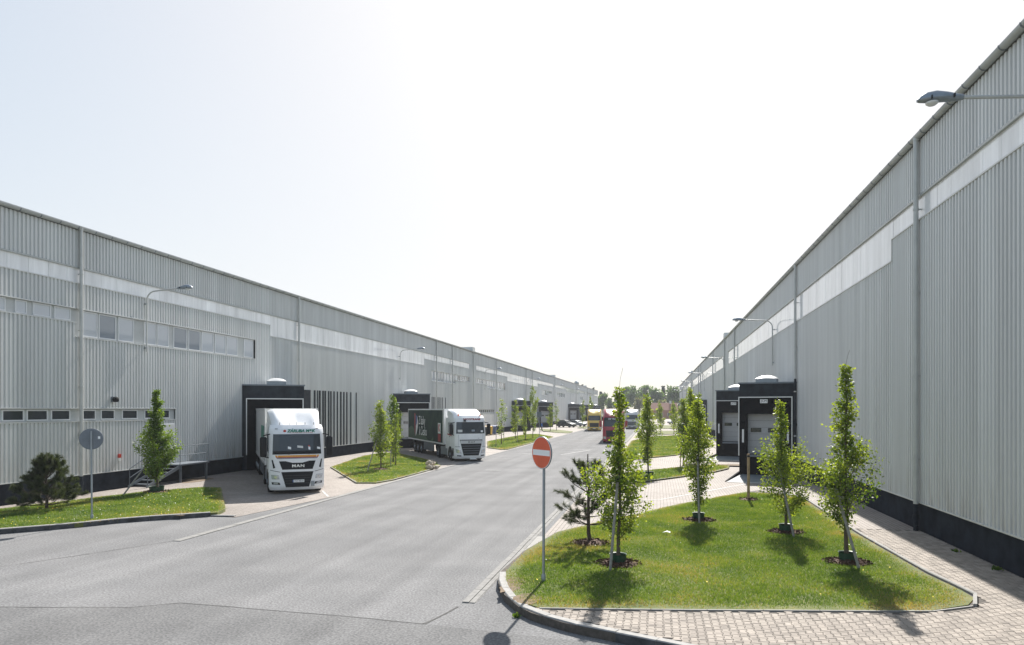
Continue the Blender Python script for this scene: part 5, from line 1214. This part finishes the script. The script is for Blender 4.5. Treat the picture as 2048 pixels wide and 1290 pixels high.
rowR = [(-.5, 42.0, 0, 1.02, 'slim hornbeam on the narrow lawn behind the right driveway', 1), (1.75, 49.2, 1, 1.0, 'hornbeam with twin stakes left of the second right dock', 1), (2.5, 53.2, 2, 1.15, 'leafy hornbeam beside the twin-staked one', 1), (-.9, 58, 3, 1.0, 'sparse hornbeam at the near edge of the lawn by the red truck', 0), (2.9, 64, 1, 1.2, 'hornbeam on the lawn near the second right dock', 0), (4.2, 76, 0, 1.2, 'hornbeam before the third right dock', 0),
        (-1.6, 112, 3, 1.1, 'thin hornbeam by the road beyond the red truck', 0), (.6, 118, 1, 1.0, 'small dark hornbeam in mid distance on the right', 0), (2.6, 112, 0, 1.05, 'hornbeam left of the blue container', 0), (4.9, 104, 2, 1.3, 'hornbeam before the blue container', 0), (-2.2, 150, 1, 1.1, 'far hornbeam by the road on the right', 0), (0.4, 158, 0, 1.2, 'far hornbeam left of the pale car', 0), (3.4, 150, 2, 1.2, 'far hornbeam nearest the right facade', 0), (-2.4, 130, 3, 1.1, 'sparse far hornbeam beside the pale grey truck', 0)]
nearR = [hornbeam_mesh(121, 4.5, 1.25, 3800, .6, .10), hornbeam_mesh(122, 4.5, 1.3, 3800, .7, .10), hornbeam_mesh(123, 4.6, 1.4, 3800, .7, .10)]
for x, y, k, sc, l, nr in rowR: put_tree((nearR if nr else far)[k], (x, y, .08), l, G, random.uniform(0, 6), 1.0, szz=sc)
collar((-.5, 42.0, .09), 'dark collar round the slim hornbeam behind the right driveway', .3, .2)
stake((1.55, 48.6, .08), 0, 0, 2.3, 'left one of the twin stakes at the second right dock', 'stakewood'); stake((1.95, 48.7, .08), 0, 0, 2.3, 'right one of the twin stakes at the second right dock', 'stakewood')
stake((4.3, 104.5, .08), 0, 0, 2.3, 'left one of the far twin stakes before the blue container', 'stakewood'); stake((4.75, 104.5, .08), 0, 0, 2.3, 'right one of the far twin stakes before the blue container', 'stakewood')

# ------------------------------------------------------------------ pines
def pine(loc, label, H, width, whorls, seed, shoots, needles, nlen=.13, low=.12, sparse=False):
    rng = np.random.default_rng(seed); t = thing('pine_tree', label, 'tree', loc, 0); tb = MB()
    trunk = [(rng.normal(0, .012) + .02 * i / 8 * (-1 if sparse else .3), rng.normal(0, .012), H * i / 8 * .97) for i in range(9)]; trunk[0] = (.06 if sparse else 0, 0, 0)
    tb.tube(trunk, [.055 * (1 - i / 9.5) + .006 for i in range(9)], 9); T = np.array(trunk)
    def at(z): f = np.clip(z / (H * .97) * 8, 0, 7.999); i = int(f); return T[i] + (T[i + 1] - T[i]) * (f - i)
    ends = [(at(H * .86), np.array([0, 0, 1.0]), .28), ]
    for wi in range(whorls):
        u = wi / whorls; z0 = H * (low + (.80 - low) * u); nb = max(4, int((6 if sparse else 8) - 2 * u)); w = width / 2 * (1 - .55 * u) * (0.8 + .3 * rng.random())
        for k in range(nb):
            a = 2 * np.pi * (k + rng.random() * .7) / nb + wi; el = .15 + .75 * u + rng.normal(0, .12); L_ = w * (0.7 + .45 * rng.random()); b = at(z0)
            d = np.array([np.cos(a) * np.cos(el), np.sin(a) * np.cos(el), np.sin(el)]); e = b + d * L_ + np.array([0, 0, .10 * L_]); m = (b + e) / 2 + np.array([0, 0, -.06 * L_])
            tb.tube([tuple(b), tuple(m), tuple(e)], [.018, .012, .007], 5, False); dd = (e - m) / np.linalg.norm(e - m) + np.array([0, 0, .35]); ends.append((e, dd / np.linalg.norm(dd), .24))
            for j in range(shoots):
                f = .35 + .6 * rng.random(); q = b + (e - b) * f; s = d + rng.normal(0, .55, 3) + np.array([0, 0, .35]); s /= np.linalg.norm(s); q2 = q + s * (.12 + .2 * rng.random()) * min(1, w)
                tb.tube([tuple(q), tuple(q2)], [.007, .004], 4, False); ends.append((q2, s, .16 + .1 * rng.random()))
    VV = []; TT = []
    for (e, d, L_) in ends:
        n = needles; tpos = rng.random(n) ** .7; P = e + d * ((tpos - .75) * L_)[:, None]; a = rng.normal(0, 1, (n, 3)); a -= (a @ d)[:, None] * d; a /= np.linalg.norm(a, axis=1)[:, None]
        dirn = d * (.55 + .5 * tpos + rng.normal(0, .12, n))[:, None] + a; dirn /= np.linalg.norm(dirn, axis=1)[:, None]; ln = nlen * (.7 + .5 * rng.random(n)); sd = np.cross(dirn, rng.normal(0, 1, (n, 3))); sd /= np.linalg.norm(sd, axis=1)[:, None]
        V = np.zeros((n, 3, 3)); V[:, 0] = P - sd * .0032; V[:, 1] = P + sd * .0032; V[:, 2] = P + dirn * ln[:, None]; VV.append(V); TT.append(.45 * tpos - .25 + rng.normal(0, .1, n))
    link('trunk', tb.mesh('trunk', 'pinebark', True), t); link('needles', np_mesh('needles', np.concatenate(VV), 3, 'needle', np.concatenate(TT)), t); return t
pine((-1.9, 19.8, LZ), 'open-branched young pine between no entry sign and slim hornbeam', 2.6, 2.2, 7, 31, 4, 150, .12, .2, True)
mulch((-1.85, 19.8, LZ), .55, 300, 'brown mulch under the open-branched pine', 32)
pine((-22.9, 22.65, .13), 'dense dark bushy pine on the left lawn near the downpipe', 2.2, 2.35, 8, 41, 6, 230, .14, .07)

# ------------------------------------------------------------------ weeds, stones, litter
def weed(loc, n, r, label, seed):
    rng = np.random.default_rng(seed); P = np.zeros((n, 3)) + loc; P[:, :2] += rng.normal(0, r * .4, (n, 2)); D = rng.normal(0, .7, (n, 3)); D[:, 2] = abs(D[:, 2]) + .4; D /= np.linalg.norm(D, axis=1)[:, None]
    t = thing('weed', label, 'weed', loc, 0); o = link('leaves', np_mesh('leaves', leaf_quads(P - np.array(loc), D, .1, rng), 4, 'leafdark', rng.normal(0, .2, n)), t)
weed((7.85, 18.5, .165), 26, .12, 'larger weed tuft at the foot of the right plinth', 1); weed((7.9, 17.2, .165), 16, .1, 'small weed tuft nearest the frame edge at the right plinth', 2); weed((7.8, 20.6, .165), 12, .08, 'tiny weed tuft nearest the right downpipe', 3); weed((-2.62, 13.02, .0), 12, .06, 'weed growing at the bend of the near kerb', 4)
def rocks(c, label, seed):
    random.seed(seed); t = thing('rock_pile', label, 'rocks', c, 0)
    for i in range(6):
        r = random.uniform(.16, .34); ox, oy = random.uniform(-.45, .45), random.uniform(-.4, .4); P = []
        for a in range(7):
            row = []
            for b in range(9):
                th, ph = math.pi * a / 6, 2 * math.pi * b / 8; k = r * (1 + .22 * math.sin(3 * ph + i) * math.sin(2 * th + i)) ; row.append((ox + k * math.sin(th) * math.cos(ph), oy + k * math.sin(th) * math.sin(ph), .12 + (i > 3) * .22 + k * .65 * math.cos(th)))
            row[-1] = row[0]; P.append(row)
        MB().grid(P).build('rock', 'stone', t)
rocks((-14.6, 43.9, .07), 'small heap of pale stones at the tip of the lawn before the printed trailer', 3)
o = MB().grid([[(-.12, -.05, .06), (0, -.07, .09), (.11, -.02, .05)], [(-.1, .06, .04), (.02, .05, .1), (.12, .07, .07)]], (0, 0, -.004)).build('litter', 'litter'); o.location = (.28, 21.6, LZ + .02); tag(o, 'scrap of white paper lying on the near right lawn', 'litter')
random.seed(5)

# ------------------------------------------------------------------ far wood, house, mast
def far_tree(kind, seed, H, W):
    rng = np.random.default_rng(seed); tb = MB().tube([(0, 0, 0), (rng.normal(0, .2), 0, H * .5), (0, 0, H * .93)], [.35, .22, .05], 6); PP = []
    if kind == 'fir':
        n = 900; z = rng.random(n) ** .8; r = (1 - z) * W / 2 * (0.6 + .5 * rng.random(n)) + .15; a = rng.random(n) * 2 * np.pi; P = np.stack([r * np.cos(a), r * np.sin(a), H * (.08 + .92 * z) - r * .25], 1)
    else:
        nb = 22; c = rng.normal(0, 1, (nb, 3)); c /= np.linalg.norm(c, axis=1)[:, None]; c *= (rng.random(nb) ** .5)[:, None] * np.array([W * .36, W * .36, H * .30]); c[:, 2] += H * .62
        for k in range(nb):
            tb.tube([(0, 0, H * (.25 + .3 * rng.random())), tuple(c[k])], [.12, .03], 4, False)
        n = 1300; k = rng.integers(0, nb, n); o = rng.normal(0, 1, (n, 3)); o /= np.linalg.norm(o, axis=1)[:, None]; P = c[k] + o * (rng.random(n) ** .4 * W * .16)[:, None]
    D = rng.normal(0, 1, (n, 3)); D /= np.linalg.norm(D, axis=1)[:, None]; V = leaf_quads(P, D, 1.0 if kind != 'fir' else .9, rng, .3)
    return tb.mesh('trunk', 'bark'), np_mesh('crown', V, 4, {'fir': 'forest2', 'green': 'forest1', 'bare': 'forest3'}[kind], rng.normal(0.05, .2, n))
FT = {('fir', i): far_tree('fir', 300 + i, 15, 5.5) for i in range(2)}; FT.update({('green', i): far_tree('green', 310 + i, 15, 9) for i in range(3)}); FT.update({('bare', i): far_tree('bare', 320 + i, 14, 9) for i in range(2)})
WOOD = [(-44, 372, 'fir', 1.05), (-40, 380, 'fir', 1.25), (-37, 368, 'fir', 1.0), (-33.5, 376, 'fir', 1.12), (-30, 384, 'fir', 1.0), (-38, 345, 'bare', .85), (-32, 340, 'bare', .9), (-26, 350, 'green', .95), (-30, 330, 'green', .6), (-22, 338, 'green', .75), (-20, 360, 'fir', 1.0), (-16, 372, 'green', 1.25), (-11, 352, 'green', 1.2), (-6, 366, 'green', 1.3), (-1, 350, 'green', 1.15), (3, 360, 'fir', 1.15), (7, 346, 'green', 1.2), (12, 352, 'green', 1.2), (15, 330, 'fir', .75), (17, 344, 'bare', 1.05), (22, 350, 'green', 1.15), (-8, 330, 'bare', .8), (2, 322, 'bare', .7), (28, 360, 'green', 1.2), (-52, 385, 'fir', 1.2), (10, 318, 'fir', .65), (-14, 322, 'bare', .55), (-3, 318, 'green', .5), (34, 352, 'green', 1.1), (-60, 380, 'green', 1.2)]
ORD = ['leftmost', 'second', 'third', 'fourth', 'fifth', 'sixth', 'seventh', 'eighth', 'ninth', 'tenth', 'eleventh', 'twelfth', 'thirteenth', 'fourteenth', 'fifteenth', 'sixteenth']
cnt_ = {}
for i, (x, y, kind, sc) in enumerate(sorted(WOOD, key=lambda q: q[0] / q[1])):
    sc *= .9; k = i % (2 if kind != 'green' else 3); c_ = cnt_.get(kind, 0); cnt_[kind] = c_ + 1
    nm = {'fir': 'dark spruce', 'green': 'pale green broadleaf tree', 'bare': 'brownish half-leafed tree'}[kind]
    put_tree(FT[(kind, k)], (x, y, 0), f'{ORD[c_]} {nm} ' + ('' if c_ == 0 else 'from the left ') + 'in the far wood', 'trees of the far wood', i * 1.7, sc, 'far_tree')
t = thing('house', 'low red-brown house among the far trees beyond the road', 'house', (2.5, 300, 0), R(8))
MB().box(-6, 6, 0, 8, 0, 3.6).build('wall', 'brickhouse', t)
rf = MB().add([(-6.4, -.4, 3.6), (6.4, -.4, 3.6), (6.4, 8.4, 3.6), (-6.4, 8.4, 3.6), (-6.4, 4, 6.8), (6.4, 4, 6.8)], [(0, 1, 5, 4), (2, 3, 4, 5), (0, 4, 3), (1, 2, 5), (0, 3, 2, 1)]).build('roof', 'tiles', t); MB().box(3.2, 4, 3.4, 4.2, 6, 7.6).build('chimney', 'offwhite', rf)
for x in (-4, -1.2, 1.8): w = MB().box(x, x + 1.2, -.04, -.005, 1.2, 2.5).build('window', 'wframe', t); MB().box(x + .1, x + 1.1, -.055, -.041, 1.3, 2.4).build('pane', 'panelow', w)
t = thing('mast', 'thin mast with a round head above the far spruces', 'mast', (-37.2, 330, 0)); MB().tube([(0, 0, 0), (0, 0, 15.5)], [.35, .2], 8).build('pole', 'galvdark', t); MB().lathe([(.2, 0), (1.1, .5), (1.2, 1.3), (.6, 2.1), (.1, 2.3)], (0, 0, 15.3), 'z', 12).build('head', 'galv', t, smooth=True)

# ------------------------------------------------------------------ haze
hz = MB().box(-80, 80, -30, 420, -1.2, 24).build('haze', 'core'); hz.data.materials.clear()
hm = bpy.data.materials.new('haze'); hm.use_nodes = True; hm.node_tree.nodes.clear()
ho = hm.node_tree.nodes.new('ShaderNodeOutputMaterial'); hv = hm.node_tree.nodes.new('ShaderNodeVolumePrincipled')
hv.inputs['Color'].default_value = (0.93, 0.96, 1.0, 1); hv.inputs['Density'].default_value = HAZE; hv.inputs['Anisotropy'].default_value = 0.0
hm.node_tree.links.new(hv.outputs[0], ho.inputs['Volume']); hz.data.materials.append(hm); hz['kind'] = 'stuff'; tag(hz, 'thin bright summer haze filling the air along the road', 'haze')
